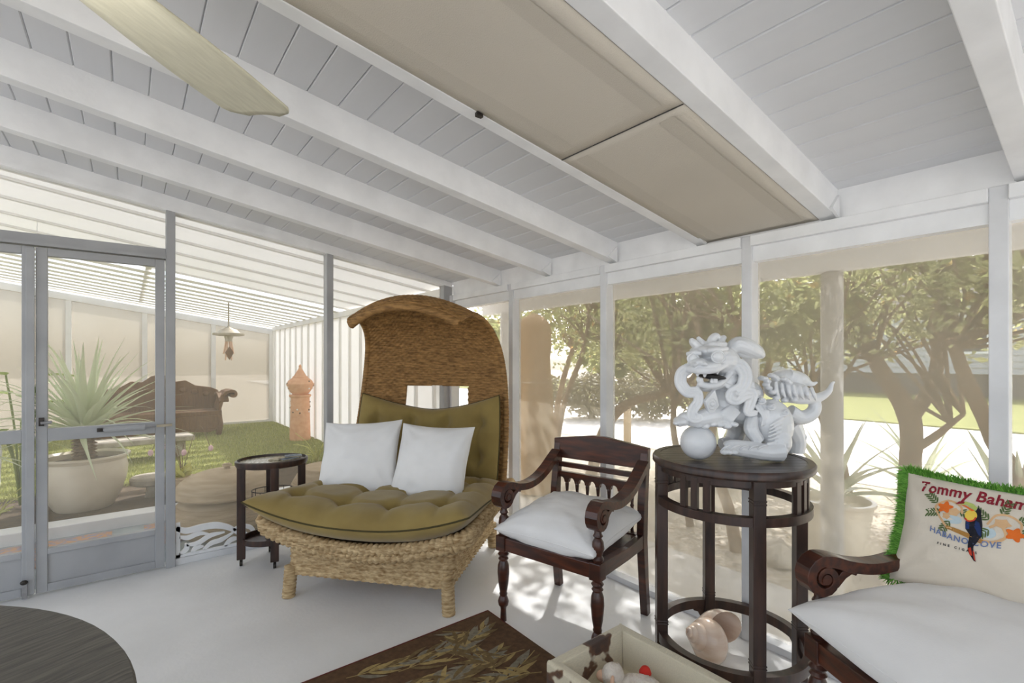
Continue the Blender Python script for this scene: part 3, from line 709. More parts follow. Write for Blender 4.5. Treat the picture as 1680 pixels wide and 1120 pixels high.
def text_decal(name, s, size, m, cx, cy, spread, bold=0.0, off=0.0012, warp=None):
    cu = bpy.data.curves.new(name, 'FONT'); cu.body = s; cu.size = size; cu.align_x = 'CENTER'; cu.offset = bold; cu.space_character = spread; cu.resolution_u = 3; cu.fill_mode = 'FRONT'
    to = bpy.data.objects.new(name, cu); C.objects.link(to)
    dg = bpy.context.evaluated_depsgraph_get(); me = bpy.data.meshes.new_from_object(to.evaluated_get(dg))
    bpy.data.objects.remove(to); b = bmesh.new(); b.from_mesh(me)
    bmesh.ops.triangulate(b, faces=b.faces)
    for _ in range(2):
        long = [e for e in b.edges if e.calc_length() > 0.012]
        if long: bmesh.ops.subdivide_edges(b, edges=long, cuts=1); bmesh.ops.triangulate(b, faces=[f for f in b.faces if len(f.verts) > 3])
    for v in b.verts:
        x, y = v.co.x, v.co.y
        if warp: x, y = warp(x, y)
        v.co = on_pillow(cx+x, cy+y, off)
    b.to_mesh(me); b.free(); me.materials.clear(); o = obj(name, me, m, cov); o['kind'] = 'stuff'; return o
def blob(cx, cy, rx, ry, n=16, rot=0.0, ph=0, amp=0.0, lobes=5):
    out = []
    for k in range(n):
        a = 2*PI*k/n; r = 1+amp*math.cos(lobes*a+ph); x, y = rx*r*math.cos(a), ry*r*math.sin(a)
        out.append((cx+x*math.cos(rot)-y*math.sin(rot), cy+x*math.sin(rot)+y*math.cos(rot)))
    return out
def band(pts, wid):
    P = smoothpath([(x, y, 0) for x, y in pts], 6)[:, :2]; T = np.gradient(P, axis=0); T /= np.linalg.norm(T, axis=1)[:,None]; Nn = np.stack([-T[:,1], T[:,0]], 1)
    wv = np.interp(np.linspace(0,1,len(P)), np.linspace(0,1,len(wid)), wid)
    A = P+Nn*wv[:,None]; B = P-Nn*wv[:,None]
    return [[tuple(A[i]), tuple(A[i+1]), tuple(B[i+1]), tuple(B[i])] for i in range(len(P)-1)]
text_decal('brand_lettering', 'Tommy Bahama', 0.050, 'print maroon', -0.036, 0.128, 1.05, 0.0013, warp=lambda x, y: (x*0.86, y))
text_decal('place_lettering', 'HABANO COVE', 0.025, 'print blue', -0.026, -0.008, 1.15, 0.0006, warp=lambda x, y: (x*0.9-0.012, y-0.014*math.cos(x/0.10*PI/2)+0.010), off=0.0022)
text_decal('small_lettering', 'FINE CIGARS', 0.010, 'print black', -0.05, -0.034, 1.9, 0.0003)
sx0, sy0, PS = -0.030, 0.062, 0.80          # centre of the print
S = lambda L: [[(sx0+x*0.70, sy0+y*PS) for x, y in p] for p in L]
fern = []
for c0, ang in (((-0.13,0.045),2.5), ((-0.11,0.01),3.4), ((-0.07,-0.02),4.3), ((-0.04,0.03),-0.3), ((0.06,0.02),2.6), ((0.15,0.035),0.4), ((0.16,0.0),-0.3), ((0.07,-0.02),3.9), ((0.10,0.05),1.3)):
    for k in range(5):
        for s in (-1, 1):
            bx_, by_ = c0[0]+0.011*k*math.cos(ang), c0[1]+0.011*k*math.sin(ang); a2 = ang+s*0.8
            fern.append(blob(bx_+0.012*math.cos(a2), by_+0.012*math.sin(a2), 0.013, 0.0035, 8, a2))
decal('sky_print', S([blob(-0.06,-0.01,0.035,0.018), blob(0.07,-0.03,0.025,0.02)]), 'print sky', 0.0008)
decal('fern_print', S(fern), 'print green', 0.0012)
decal('hoop_print', S(band([(-0.11,-0.01),(-0.13,0.03),(-0.09,0.062),(-0.045,0.05),(-0.03,0.02)], [0.004])+band([(0.06,0.0),(0.08,0.04),(0.12,0.05),(0.16,0.03),(0.165,-0.005)], [0.004])+band([(-0.11,-0.01),(-0.07,-0.045),(-0.02,-0.05)], [0.004])+band([(0.04,-0.065),(0.09,-0.06),(0.125,-0.03),(0.10,0.01),(0.07,-0.01)], [0.005])), 'print peach', 0.0014)
decal('pale_flower_print', S([blob(-0.06,0.02,0.022,0.016,15,0.3,0,0.2), blob(0.105,0.015,0.026,0.018,15,0,0,0.2), blob(-0.085,-0.002,0.014,0.012,15,0,0,0.2)]), 'print peach', 0.0016)
decal('hibiscus_print', S([blob(-0.095,0.032,0.024,0.021,30,0.3,0,0.25), blob(0.15,-0.015,0.026,0.022,30,0.1,0,0.25)]), 'print orange', 0.0019)
decal('branch_print', S(band([(-0.075,-0.045),(-0.03,-0.052),(0.02,-0.062),(0.055,-0.07)], [0.006,0.008,0.009,0.008])), 'print branch', 0.0020)
decal('bird_body_print', S([[(0.018,0.058),(0.030,0.050),(0.036,0.02),(0.048,-0.01),(0.052,-0.05),(0.045,-0.06),(0.03,-0.095),(0.035,-0.125),(0.042,-0.148),(0.034,-0.146),(0.012,-0.115),(0.008,-0.085),(0.012,-0.055),(-0.008,-0.035),(-0.012,-0.005),(0.005,0.01),(0.012,0.04)]]), 'print black', 0.0022)
decal('bird_wing_print', S([[(0.02,0.005),(0.034,0.0),(0.045,-0.02),(0.049,-0.052),(0.038,-0.045),(0.022,-0.02)], [(-0.010,-0.005),(0.004,-0.010),(0.006,-0.036),(-0.006,-0.034)]]), 'print navy', 0.0026)
decal('bird_tail_print', S([[(0.012,-0.105),(0.022,-0.10),(0.030,-0.13),(0.020,-0.128)], [(0.030,-0.11),(0.036,-0.115),(0.041,-0.145),(0.036,-0.142)]]), 'print red', 0.0027)
decal('bird_bib_print', S([blob(0.0,0.022,0.021,0.022,18,0.2)]), 'print yellow', 0.0028)
decal('bird_bib_edge_print', S(band([(-0.018,0.006),(-0.004,-0.003),(0.012,0.004),(0.018,0.018)], [0.003])), 'print red', 0.0031)
decal('bill_print', S([[(0.016,0.056),(0.0,0.068),(-0.025,0.072),(-0.05,0.066),(-0.045,0.056),(-0.02,0.060),(0.004,0.046),(0.014,0.044)]]), 'print lime', 0.0030)
decal('bill_lower_print', S([[(0.010,0.044),(-0.005,0.048),(-0.025,0.056),(-0.045,0.056),(-0.02,0.048),(0.0,0.038)]]), 'print orange', 0.0032)
decal('bill_tip_print', S([[(-0.030,0.071),(-0.05,0.067),(-0.062,0.054),(-0.046,0.058),(-0.032,0.062)]]), 'print maroon', 0.0034)
# the fringe: loose yarn all round the edge
V = []; Fc = []
for k in range(9000):
    a = random.random()*4; s = int(a) % 4; q = (a-int(a))*2-1
    if s == 0 and random.random() < 0.88: continue
    u, v = ((q,-1),(1,q),(-q,1),(-1,-q))[s]; nx, ny = ((0,-1),(1,0),(0,1),(-1,0))[s]
    x, y, _ = pillow_xyz(u, v, TW, THh, TT, 1, 3.3)
    ln = random.uniform(0.018, 0.042); dz = random.uniform(-1, 1); tx = random.uniform(-0.6, 0.6)
    d = Vector((nx+tx*(1-abs(nx)), ny+tx*(1-abs(ny)), dz*0.9)).normalized()
    sdv = Vector((-d.y, d.x, random.uniform(-.5,.5))).normalized()*0.0016
    b0 = Vector((x-nx*0.006, y-ny*0.006, dz*0.008)); m1 = b0+d*ln*0.6; e = b0+d*ln+Vector((random.uniform(-.008,.008), random.uniform(-.008,.008)-0.004, random.uniform(-.006,.006)))
    o = len(V); V += [tuple(b0-sdv), tuple(b0+sdv), tuple(m1+sdv), tuple(m1-sdv), tuple(e)]; Fc += [(o,o+1,o+2,o+3),(o+3,o+2,o+4)]
fg = obj('fringe', MB().add(V, Fc), 'green', tp, clean=False); fg['kind'] = 'stuff'
# ------------------------------------------------------------------ tall round plant stand
SX, SY, SZ = 2.10, 1.095, 0.975
st_rot = TH-PI/2                           # stands square to the view
ps = thing('plant_stand', 'tall round dark wood stand with slatted apron and ring stretcher', 'table', (SX, SY, 0), st_rot)
RT = 0.33
ring_ = MB()
tp_o = obj('top_rim', MB().lathe([(RT-0.035,SZ-0.012),(RT-0.035,SZ-0.030),(RT-0.008,SZ-0.036),(RT,SZ-0.028),(RT,SZ-0.008),(RT-0.006,SZ),(RT-0.033,SZ),(RT-0.035,SZ-0.012)], 72, cap=False), 'espresso', ps, autos=True)
k = 0; yy0 = -0.295; pwid = 0.0535
while yy0 < 0.29:
    a, b = yy0, min(yy0+pwid-0.003, 0.295); r = RT-0.034
    def xe(y): return math.sqrt(max(1e-5, r*r-y*y))
    poly = [(-xe(a), a)]+[(xe(y), y) for y in np.linspace(a, b, 7)]+[(-xe(y), y) for y in np.linspace(b, a, 7)][:-1]
    obj('top_plank', MB().prism(poly, SZ-0.022, SZ-0.002), 'planktop', tp_o, rot=None); yy0 += pwid
def hoop(name, r, z0, z1, wid, m='espresso'):
    return obj(name, MB().lathe([(r-wid/2,z0),(r+wid/2,z0),(r+wid/2,z1),(r-wid/2,z1),(r-wid/2,z0)], 72, cap=False), m, ps, autos=True)
RL = 0.297
hoop('apron_ring', RL+0.003, 0.765, 0.80, 0.034); hoop('foot_ring', RL+0.003, 0.155, 0.198, 0.034); hoop('top_ring', RL-0.005, SZ-0.065, SZ-0.036, 0.022)
ph0 = math.radians(-95)
for k in range(4):
    a = ph0+k*PI/2; cx, cy = RL*math.cos(a), RL*math.sin(a)
    lg = obj('leg', MB().prism([(-0.024,-0.024),(0.024,-0.024),(0.024,0.024),(-0.024,0.024)], 0.0, SZ-0.036), 'espresso', ps, bevel=0.003, loc=(cx, cy, 0), rot=(0,0,a))
    for z in (0.85, 0.862, 0.225, 0.237):
        obj('leg_bead', bx(-0.026, 0.026, -0.026, 0.026, z, z+0.006), 'espresso', lg, bevel=0.002)
    for s in (-1, 1):
        obj('ring_bracket', MB().prism([(s*0.022,0.155),(s*0.085,0.155),(s*0.075,0.14),(s*0.055,0.135),(s*0.045,0.115),(s*0.022,0.105)], -0.009, 0.009, 'x'), 'espresso', lg)
    for s in (-1, 0, 1):
        b = a+PI/4+s*0.17
        obj('apron_slat', bx(-0.008, 0.008, -0.014, 0.014, 0.795, SZ-0.05), 'espresso', ps, loc=(RL*math.cos(b), RL*math.sin(b), 0), rot=(0,0,b))

# ------------------------------------------------------------------ guardian lion statue
DC = SX*F_[0]+SY*F_[1]; LC = SX*R_[0]+SY*R_[1]
li = thing('lion_statue', 'white glazed ceramic guardian lion with its paw on a ball on the stand', 'statue', (SX, SY, SZ), st_rot)
def sp(X, Y, dy):
    """place a measured profile point of the statue at its own depth dy"""
    u, v = 1080+X/4.6667, 530+Y/4.6667; d = DC+dy
    return Vector(((u-840)/797.68*d-LC, dy, 1.4-(v-591.44)/797.68*d-SZ))
K = DC/797.68/4.6667
sb = MB()
def el(X, Y, dy, rx, rz, ry, ang=0, yaw=0):
    sb.ellipsoid(sp(X, Y, dy), (rx*K, ry, rz*K), 20, 12, Matrix.Rotation(yaw, 3, 'Z') @ Matrix.Rotation(-ang, 3, 'Y'))
def tb(pts, rad, n=10, sm=6):
    P = smoothpath([sp(*p) for p in pts], sm); r = np.interp(np.linspace(0,1,len(P)), np.linspace(0,1,len(rad)), rad)*K
    sb.tube(P, r, n)
def ribbon(pts, rad, strands=3, dep=0.0):
    """ribbon of parallel cords with a groove between them"""
    P = smoothpath([sp(*p) for p in pts], 7); T = np.gradient(P, axis=0); T /= np.linalg.norm(T, axis=1)[:,None]
    side = np.cross(T, np.array([0,1,0])); side /= np.linalg.norm(side, axis=1)[:,None]+1e-9
    r = np.interp(np.linspace(0,1,len(P)), np.linspace(0,1,len(rad)), rad)*K
    for s in range(strands):
        q = (s-(strands-1)/2)/(strands/2)
        sb.tube(P+side*(q*r)[:,None], r/strands*1.12, 9)
el(720,690,0.0, 250,125,0.085, -0.15); el(490,620,-0.02, 125,150,0.085); el(560,470,0.0, 165,165,0.10); el(640,540,0.02,150,120,0.09)
el(440,285,-0.04, 165,115,0.105); el(345,325,-0.09, 130,48,0.08, 0.08); el(400,225,-0.06, 150,55,0.085, -0.1); el(545,330,-0.05, 90,95,0.075)
el(405,478,-0.06, 115,38,0.068, 0.25); el(500,440,-0.04, 110,75,0.07); el(300,300,-0.12, 68,36,0.05); el(272,318,-0.15, 22,18,0.02); el(350,312,-0.16, 24,18,0.02)
el(455,258,-0.150, 44,42,0.016); el(262,272,-0.118, 38,38,0.018)
tb([(210,345,-0.10),(300,362,-0.15),(420,358,-0.155),(500,325,-0.13),(560,310,-0.11)], [22,26,26,26,20]); tb([(300,455,-0.12),(370,478,-0.135),(450,470,-0.13),(520,420,-0.11),(570,360,-0.10)], [26,24,24,22,18])
tb([(380,212,-0.13),(450,205,-0.15),(530,195,-0.13)], [20,24,16]); tb([(220,240,-0.10),(280,225,-0.125),(330,230,-0.13)], [18,22,16])
for X, Y in ((452,352),(300,368),(355,375)): sb.ellipsoid(sp(X, Y+14, -0.148), (13*K,0.008,26*K), 10, 8)
for X, Y in ((330,440),(305,430),(410,445),(440,435)): sb.ellipsoid(sp(X, Y, -0.135), (15*K,0.008,24*K), 10, 8)
# ears, horns, crest
tb([(540,215,-0.03),(610,165,-0.05),(690,185,-0.05),(760,225,-0.03),(800,250,-0.02)], [48,62,62,52,26], 14); tb([(560,190,-0.06),(620,140,-0.08),(700,170,-0.08),(770,205,-0.06)], [12,16,14,8]); el(660,225,-0.03,90,45,0.03,-0.3)
tb([(330,215,-0.07),(290,170,-0.07),(262,140,-0.07),(250,115,-0.07)], [40,34,28,12]); tb([(360,200,-0.05),(330,150,-0.05),(300,105,-0.05)], [36,30,12])
tb([(400,190,-0.06),(410,130,-0.06),(440,100,-0.06),(470,120,-0.06)], [40,34,28,20]); tb([(450,180,-0.04),(480,130,-0.04),(515,100,-0.04)], [46,36,14]); tb([(360,190,-0.08),(420,165,-0.09),(520,160,-0.08)], [24,26,18])
# lion's legs
tb([(520,690,-0.05),(400,715,-0.09),(290,735,-0.10),(200,730,-0.10),(165,760,-0.10)], [85,72,58,48,30], 14); el(170,750,-0.10, 48,36,0.045)
for X, Y in ((135,765),(165,775),(200,770)): el(X, Y, -0.115, 20,16,0.018)
el(430,755,-0.06, 165,36,0.065, -0.1)
for k in range(6): el(300+k*55, 778+10*math.sin(k*2), -0.10, 32,22,0.03)
tb([(600,720,0.07),(600,820,0.09),(560,905,0.09),(480,925,0.08)], [85,72,60,48], 12)
el(870,770,-0.06, 150,185,0.075, 0.15); tb([(720,720,-0.08),(710,810,-0.105),(770,905,-0.11)], [46,52,44]); el(900,900,-0.08, 105,120,0.065)
tb([(925,975,-0.11),(810,985,-0.125),(680,965,-0.13),(560,950,-0.125),(510,960,-0.12)], [82,62,62,58,40], 14); el(905,960,-0.09, 72,80,0.055)
for X in (505, 540, 580): el(X, 985, -0.155, 28,22,0.02)
tb([(980,760,0.06),(1045,880,0.08),(1045,985,0.085)], [105,80,72], 14); el(1110,870,0.06,26,22,0.02)
# tail loop and the flame tail
tb([(1000,680,0.0),(1090,722,0.0),(1175,690,0.0),(1200,620,0.0),(1150,575,0.0),(1080,580,0.0)], [62,55,50,44,42,40], 14)
el(1010,425,0.03, 150,72,0.06, -0.15); el(1000,515,0.0, 165,72,0.07, -0.12); el(890,500,0.0,70,75,0.06)
tb([(1000,400,0.0),(1100,430,0.0),(1170,465,0.0),(1218,452,0.0)], [50,36,22,8]); tb([(960,560,-0.02),(1100,575,-0.02),(1220,570,0.0),(1300,525,0.0),(1330,465,0.0),(1352,447,0.0)], [42,46,38,24,14,6], 12)
for i in range(7): tb([(900+i*45, 455+i*6, -0.06),(905+i*48, 520+i*5, -0.075),(930+i*46, 570+i*3, -0.06)], [13,15,8], 8, 4)
for X, Y in ((865,400),(890,412),(905,428),(960,425),(985,440),(1000,455),(815,425),(835,445),(825,470),(845,495),(870,530),(905,570),(965,590),(1040,588),(790,420)): el(X, Y, -0.06, 24,19,0.022)
# beard ribbons
ribbon([(235,345,-0.10),(180,385,-0.11),(172,460,-0.12),(225,525,-0.12),(295,530,-0.12),(305,600,-0.12),(262,665,-0.12),(262,725,-0.13),(310,730,-0.13),(312,690,-0.13)], [42,44,44,42,36,36,38,36,28,14])
ribbon([(545,310,-0.10),(625,325,-0.12),(668,400,-0.12),(640,490,-0.12),(570,530,-0.12),(555,570,-0.125),(600,590,-0.125),(660,545,-0.12),(715,545,-0.115),(700,620,-0.115),(690,680,-0.115),(760,690,-0.115)], [44,50,50,46,42,40,36,44,46,40,34,18])
ribbon([(760,610,-0.105),(800,660,-0.11),(820,720,-0.115),(790,790,-0.115)], [40,38,28,8]); tb([(600,540,-0.13),(585,545,-0.135)], [24,16])
for k in range(5): ribbon([(560+k*14,640+k*8,-0.10),(500+k*14,690+k*10,-0.115),(440+k*20,735+k*8,-0.11)], [20,26,8], 2)
for k in range(6): tb([(470+k*16,420+k*22,-0.10),(520+k*16,470+k*22,-0.112),(590+k*10,480+k*24,-0.10)], [8,11,8], 8, 4)
for X, Y, D in ((745,530,-0.09),(790,595,-0.105),(865,640,-0.125),(965,685,-0.11),(700,465,-0.09),(705,490,-0.09)):
    el(X, Y, D, 30,26,0.02)
    tb([(X-26,Y+12,D-0.02),(X,Y+22,D-0.024),(X+28,Y+8,D-0.02),(X+18,Y-16,D-0.022),(X-6,Y-8,D-0.026)], [7,9,9,8,6], 8, 4)
for k in range(8): tb([(1000-k*8,690+k*34,-0.105),(940-k*6,735+k*34,-0.133),(850-k*4,790+k*26,-0.139)], [7,11,6], 8, 4)
for k in range(5): tb([(480+k*70,975-k*2,-0.178),(510+k*72,950-k*2,-0.186),(550+k*72,935,-0.178)], [6,9,6], 8, 4)
raw = sb.mesh('lion_raw', False, False); ro = bpy.data.objects.new('lion_raw', raw); C.objects.link(ro)
rm = ro.modifiers.new('fuse', 'REMESH'); rm.mode = 'VOXEL'; rm.voxel_size = 0.0029; rm.use_smooth_shade = True
sm_ = ro.modifiers.new('soften', 'SMOOTH'); sm_.factor = 0.5; sm_.iterations = 1
dg = bpy.context.evaluated_depsgraph_get(); lm = bpy.data.meshes.new_from_object(ro.evaluated_get(dg)); bpy.data.objects.remove(ro)
lm.materials.clear(); lm.materials.append(M['glaze']); lm.shade_smooth()
zmin = min(v.co.z for v in lm.vertices)
obj('body', lm, 'glaze', li)
for X, Y, D, r_ in ((456,257,-0.158,0.0235),(263,270,-0.126,0.020)):
    e_ = obj('eye', MB().ellipsoid(sp(X, Y, D), (r_,r_*0.8,r_), 18, 12), 'glaze', li, smooth=True)
    q_ = sp(X, Y, D); obj('eye_rim', MB().tube([(q_.x+r_*1.12*math.cos(a), q_.y-r_*0.15, q_.z+r_*1.0*math.sin(a)) for a in np.linspace(0,2*PI,21)], 0.0042, 7, cap=False), 'glaze', e_, smooth=True)
bl_c = sp(305,855,-0.07); obj('ball', MB().ellipsoid((bl_c.x, bl_c.y, 0.074), (0.074,0.074,0.074), 28, 18), 'glaze', li, smooth=True)
mc = sp(405,408,-0.085); obj('mouth', MB().ellipsoid(mc, (100*K,0.075,22*K), 18, 10, Matrix.Rotation(0.14,3,'Y')), 'mouth', li, smooth=True)
pc = sp(400,620,-0.118)
pq = obj('chest_plaque', MB().prism([(-0.036,0.01),(0.002,0.064),(0.036,0.0),(0.002,-0.052)], -0.012, 0.008, 'y'), 'glaze', li, bevel=0.003, loc=pc, rot=(0.1,0.12,0.25))
obj('plaque_boss', MB().ellipsoid((0,-0.012,0.003), (0.011,0.007,0.011), 14, 8), 'glaze', pq, smooth=True)
obj('plaque_ring', MB().tube([(0.02*math.cos(a),-0.0125,0.003+0.022*math.sin(a)) for a in np.linspace(0,2*PI,25)], 0.003, 6, cap=False), 'glaze', pq, smooth=True)

# ------------------------------------------------------------------ small oval table on castors by the door
stb = thing('side_table', 'small dark oval side table on castors beside the canopy chair', 'table', (0.80, 3.735, 0), math.radians(-14))
def oval(name, rx, ry, prof_, m, par=stb):
    V = MB(); V.lathe(prof_, 48); V.v = [(x*rx, y*ry, z) for x, y, z in V.v]; return obj(name, V, m, par, autos=True)
oval('top_tray', 0.225, 0.18, [(0.9,0.665),(1.0,0.672),(1.03,0.69),(1.03,0.71),(0.97,0.715),(0.955,0.70),(0.94,0.694)], 'espresso')
oval('glass_inset', 0.208, 0.165, [(0.0,0.6945),(1.0,0.6945),(1.0,0.699),(0.0,0.699)], 'lace')
oval('lower_shelf', 0.185, 0.15, [(0.9,0.145),(1.03,0.147),(1.03,0.185),(0.98,0.185),(0.97,0.155)], 'espresso')
oval('middle_shelf', 0.185, 0.15, [(0.9,0.405),(1.0,0.407),(1.0,0.42),(0.9,0.42)], 'espresso')
for x, y in ((-0.19,-0.03),(0.02,-0.165),(0.19,0.02),(-0.02,0.165)):
    lg = obj('leg', bx(x-0.026, x+0.026, y-0.018, y+0.018, 0.045, 0.675), 'espresso', stb, bevel=0.004)
    cst = obj('castor', MB().tube([(x-0.009,y,0.02),(x+0.009,y,0.02)], 0.02, 14), 'darkmetal', lg)
    obj('castor_stem', MB().tube([(x,y,0.02),(x,y,0.05)], 0.006, 8), 'darkmetal', cst)
rk = thing('wire_basket', 'black wire basket on the middle shelf of the oval side table', 'basket', (0.80, 3.735, 0.421), math.radians(-14))
wp_ = [(0.13*math.cos(a), 0.10*math.sin(a), 0.075) for a in np.linspace(0,2*PI,33)]
obj('top_wire', MB().tube(wp_, 0.003, 6, cap=False), 'darkmetal', rk); obj('bottom_wire', MB().tube([(x,y,0.003) for x, y, z in wp_], 0.003, 6, cap=False), 'darkmetal', rk)
for k in range(12):
    x, y, z = wp_[k*32//12]; obj('upright_wire', MB().tube([(x,y,0.003),(x,y,0.075)], 0.002, 5), 'darkmetal', rk)
tag(obj('lighter', bx(-0.035,0.035,-0.01,0.01,0,0.02), 'red', bevel=0.004, loc=(0.75,3.68,0.43), rot=(0.2,0.3,0.6)), 'small red plastic piece inside the wire basket', 'oddment')
for i, (dx, dy, r, lab, m) in enumerate(((0.10,-0.02,0.35,'dark blue booklet lying on the oval side table','book'), (0.135,0.035,-0.15,'blue and cream booklet on top at the side table edge','book'), (0.03,0.01,0.9,'cream folded leaflet under the booklets on the side table','paper'))):
    q = Matrix.Rotation(math.radians(-14),3,'Z') @ Vector((dx,dy,0))
    b = thing('booklet', lab, 'booklet', (0.80+q.x, 3.735+q.y, (0.700,0.709,0.700)[i] if i != 1 else 0.7105), r)
    obj('cover', bx(-0.055,0.055,-0.038,0.038,0.006,0.008), m, b); obj('pages', bx(-0.053,0.053,-0.036,0.036,0.0005,0.006), 'paper', b)

# ------------------------------------------------------------------ rug, cow hide tray, lamb, shell, round table
rg = thing('area_rug', 'brown rug with tan and grey fern leaves and a maroon edge', 'rug', (0,0,0.001))
RX0, RX1, RY0, RY1 = -0.45, 1.574, 0.55, 2.208
obj('pile', bx(RX0, RX1, RY0, RY1, 0.0, 0.008), 'rug', rg)
obj('binding', MB().tube([(RX0,RY0,0.005),(RX1,RY0,0.005),(RX1,RY1,0.005),(RX0,RY1,0.005),(RX0,RY0,0.005)], 0.006, 6, cap=False), 'rug_edge', rg)
fr_rng = random.Random(5)
def frond(x, y, ang, L, n, cols, wl_=0.023, ll=0.155):
    cx, cy = x, y; pts = [(x, y)]
    for k in range(n):
        ang += fr_rng.uniform(-0.02, 0.10)*0.6; cx += L/n*math.cos(ang); cy += L/n*math.sin(ang); pts.append((cx, cy))
        for s in (-1, 1):
            if fr_rng.random() < 0.06: continue
            a = ang+s*fr_rng.uniform(0.45, 0.75); l = ll*(1-0.45*k/n)*fr_rng.uniform(0.8, 1.15); poly = []
            for t in np.linspace(0, 1, 7): poly.append((t, wl_*math.sin(PI*t**0.85)*0.5))
            for t in np.linspace(1, 0, 7)[1:-1]: poly.append((t, -wl_*math.sin(PI*t**0.85)*0.5))
            out_ = []
            for t, q in poly:
                aa = a+s*-0.25*t; out_.append((cx+l*t*math.cos(aa)-q*math.sin(aa), cy+l*t*math.sin(aa)+q*math.cos(aa)))
            if all(RX0+0.02 < p[0] < RX1-0.02 and RY0+0.02 < p[1] < RY1-0.02 for p in out_): cols[fr_rng.randrange(3)].append(out_)
    P = np.array(pts); T = np.gradient(P, axis=0); T /= np.linalg.norm(T, axis=1)[:,None]; Nn = np.stack([-T[:,1],T[:,0]],1)*0.0025
    for i in range(n):
        q = [tuple(P[i]+Nn[i]), tuple(P[i+1]+Nn[i+1]), tuple(P[i+1]-Nn[i+1]), tuple(P[i]-Nn[i])]
        if all(RX0 < p[0] < RX1 and RY0 < p[1] < RY1 for p in q): cols[0].append(q)
LV = [[], [], []]
for x, y, a, L in ((0.95,2.02,-0.12,0.52),(1.42,2.05,2.4,0.30),(1.22,2.12,-1.3,0.25),(0.78,1.83,-0.1,0.62),(1.50,1.80,2.9,0.5),(1.1,1.65,0.15,0.45),(0.62,2.08,-0.9,0.42),(0.85,1.6,-0.4,0.5),(0.4,1.9,-0.5,0.6),(0.2,1.4,0.2,0.6),(1.0,1.25,0.5,0.4),(0.5,1.1,0,0.6),(1.2,0.9,1.2,0.5),(0.3,0.8,0.4,0.6),(-0.4,1.2,0.3,0.6),(-0.3,1.8,0.2,0.6),(-0.4,0.8,0.5,0.5),(0.75,2.12,-0.25,0.5),(1.15,1.95,0.3,0.35),(0.55,1.95,-0.3,0.5),(1.3,1.72,1.6,0.35),(0.95,1.78,-0.7,0.4),(1.45,1.62,2.6,0.4),(0.6,1.7,0.2,0.5)):
    frond(x, y, a, L, max(4, int(L/0.045)), LV)
for nme, m, polys in (('tan_leaf_pattern','leaf_tan',LV[0]),('grey_leaf_pattern','leaf_grey',LV[1]),('olive_leaf_pattern','leaf_olive',LV[2])):
    mb = MB()
    for i, p in enumerate(polys): zz_ = 0.0086+0.0000045*i+(0.0,0.0011,0.0022)[('leaf_tan','leaf_grey','leaf_olive').index(m)]; mb.add([(x, y, zz_) for x, y in p], [tuple(range(len(p)))])
    o = obj(nme, mb, m, rg, clean=False); o['kind'] = 'stuff'

tr = thing('hide_tray', 'cow hide covered tray box with a metal handle beside the rug', 'tray', (1.537, 1.09, 0.0135))
hx, hy, TZ = 0.229, 0.345, 0.195
def wallp(p): return MB().hexa(p)
for nm, s in (('end_wall', -1), ('end_wall', 1)):
    # outer face upright, inner face sloping, rounded hem on top
    pr_ = [(s*hy, 0.0), (s*hy, TZ-0.01), (s*(hy-0.012), TZ), (s*(hy-0.045), TZ-0.004), (s*(hy-0.075), 0.05), (s*(hy-0.075), 0.0)]
    V = MB(); n_ = len(pr_)
    V.add([(-(hx if i < 3 else hx-(0.045 if i == 3 else 0.075)), p[0], p[1]) for i, p in enumerate(pr_)]+[((hx if i < 3 else hx-(0.045 if i == 3 else 0.075)), p[0], p[1]) for i, p in enumerate(pr_)],
          [tuple(range(n_)), tuple(range(2*n_-1, n_-1, -1))]+[(i, (i+1)%n_, n_+(i+1)%n_, n_+i) for i in range(n_)])
    obj(nm, V, 'hide', tr, bevel=0.006)
for s in (-1, 1):
    pr_ = [(s*hx, 0.0), (s*hx, TZ-0.01), (s*(hx-0.012), TZ), (s*(hx-0.045), TZ-0.004), (s*(hx-0.075), 0.05), (s*(hx-0.075), 0.0)]
    V = MB(); n_ = len(pr_)
    V.add([(p[0], -(hy if i < 3 else hy-(0.045 if i == 3 else 0.075)), p[1]) for i, p in enumerate(pr_)]+[(p[0], (hy if i < 3 else hy-(0.045 if i == 3 else 0.075)), p[1]) for i, p in enumerate(pr_)],
          [tuple(range(n_)), tuple(range(2*n_-1, n_-1, -1))]+[(i, (i+1)%n_, n_+(i+1)%n_, n_+i) for i in range(n_)])
    obj('side_wall', V, 'hide', tr, bevel=0.006)
obj('bottom', bx(-hx+0.06, hx-0.06, -hy+0.06, hy-0.06, 0.0, 0.05), 'hide', tr)
obj('handle', MB().tube(smoothpath([(-hx,0.29,0.115),(-hx-0.018,0.285,0.125),(-hx-0.02,0.22,0.128),(-hx-0.018,0.155,0.125),(-hx,0.15,0.115)], 5), 0.005, 10), 'metal', tr, smooth=True)
lb = thing('toy_lamb', 'white fleecy toy lamb lying in the cow hide tray', 'toy', (1.545, 1.215, 0.062), math.radians(30))
lamb = MB()
def fuzzy(c, r, seed, n=26, m=16):
    b = MB().ellipsoid((0,0,0), (1,1,1), n, m)
    for p in b.v:
        q = Vector(p); k_ = 1+0.10*vn(q.x*4+seed, q.y*4, q.z*4)+0.05*vn(q.x*11, q.y*11+seed, q.z*11)
        lamb.v.append((c[0]+q.x*r[0]*k_, c[1]+q.y*r[1]*k_, c[2]+q.z*r[2]*k_))
    o = len(lamb.v)-len(b.v); lamb.f += [tuple(i+o for i in f) for f in b.f]
fuzzy((0,-0.05,0.055), (0.062,0.09,0.055), 1); fuzzy((0,0.06,0.085), (0.045,0.045,0.05), 2)
for s in (-1, 1): fuzzy((s*0.05,-0.09,0.03), (0.025,0.05,0.025), 3+s)
obj('body', lamb, 'fleece', lb, smooth=True, clean=False)
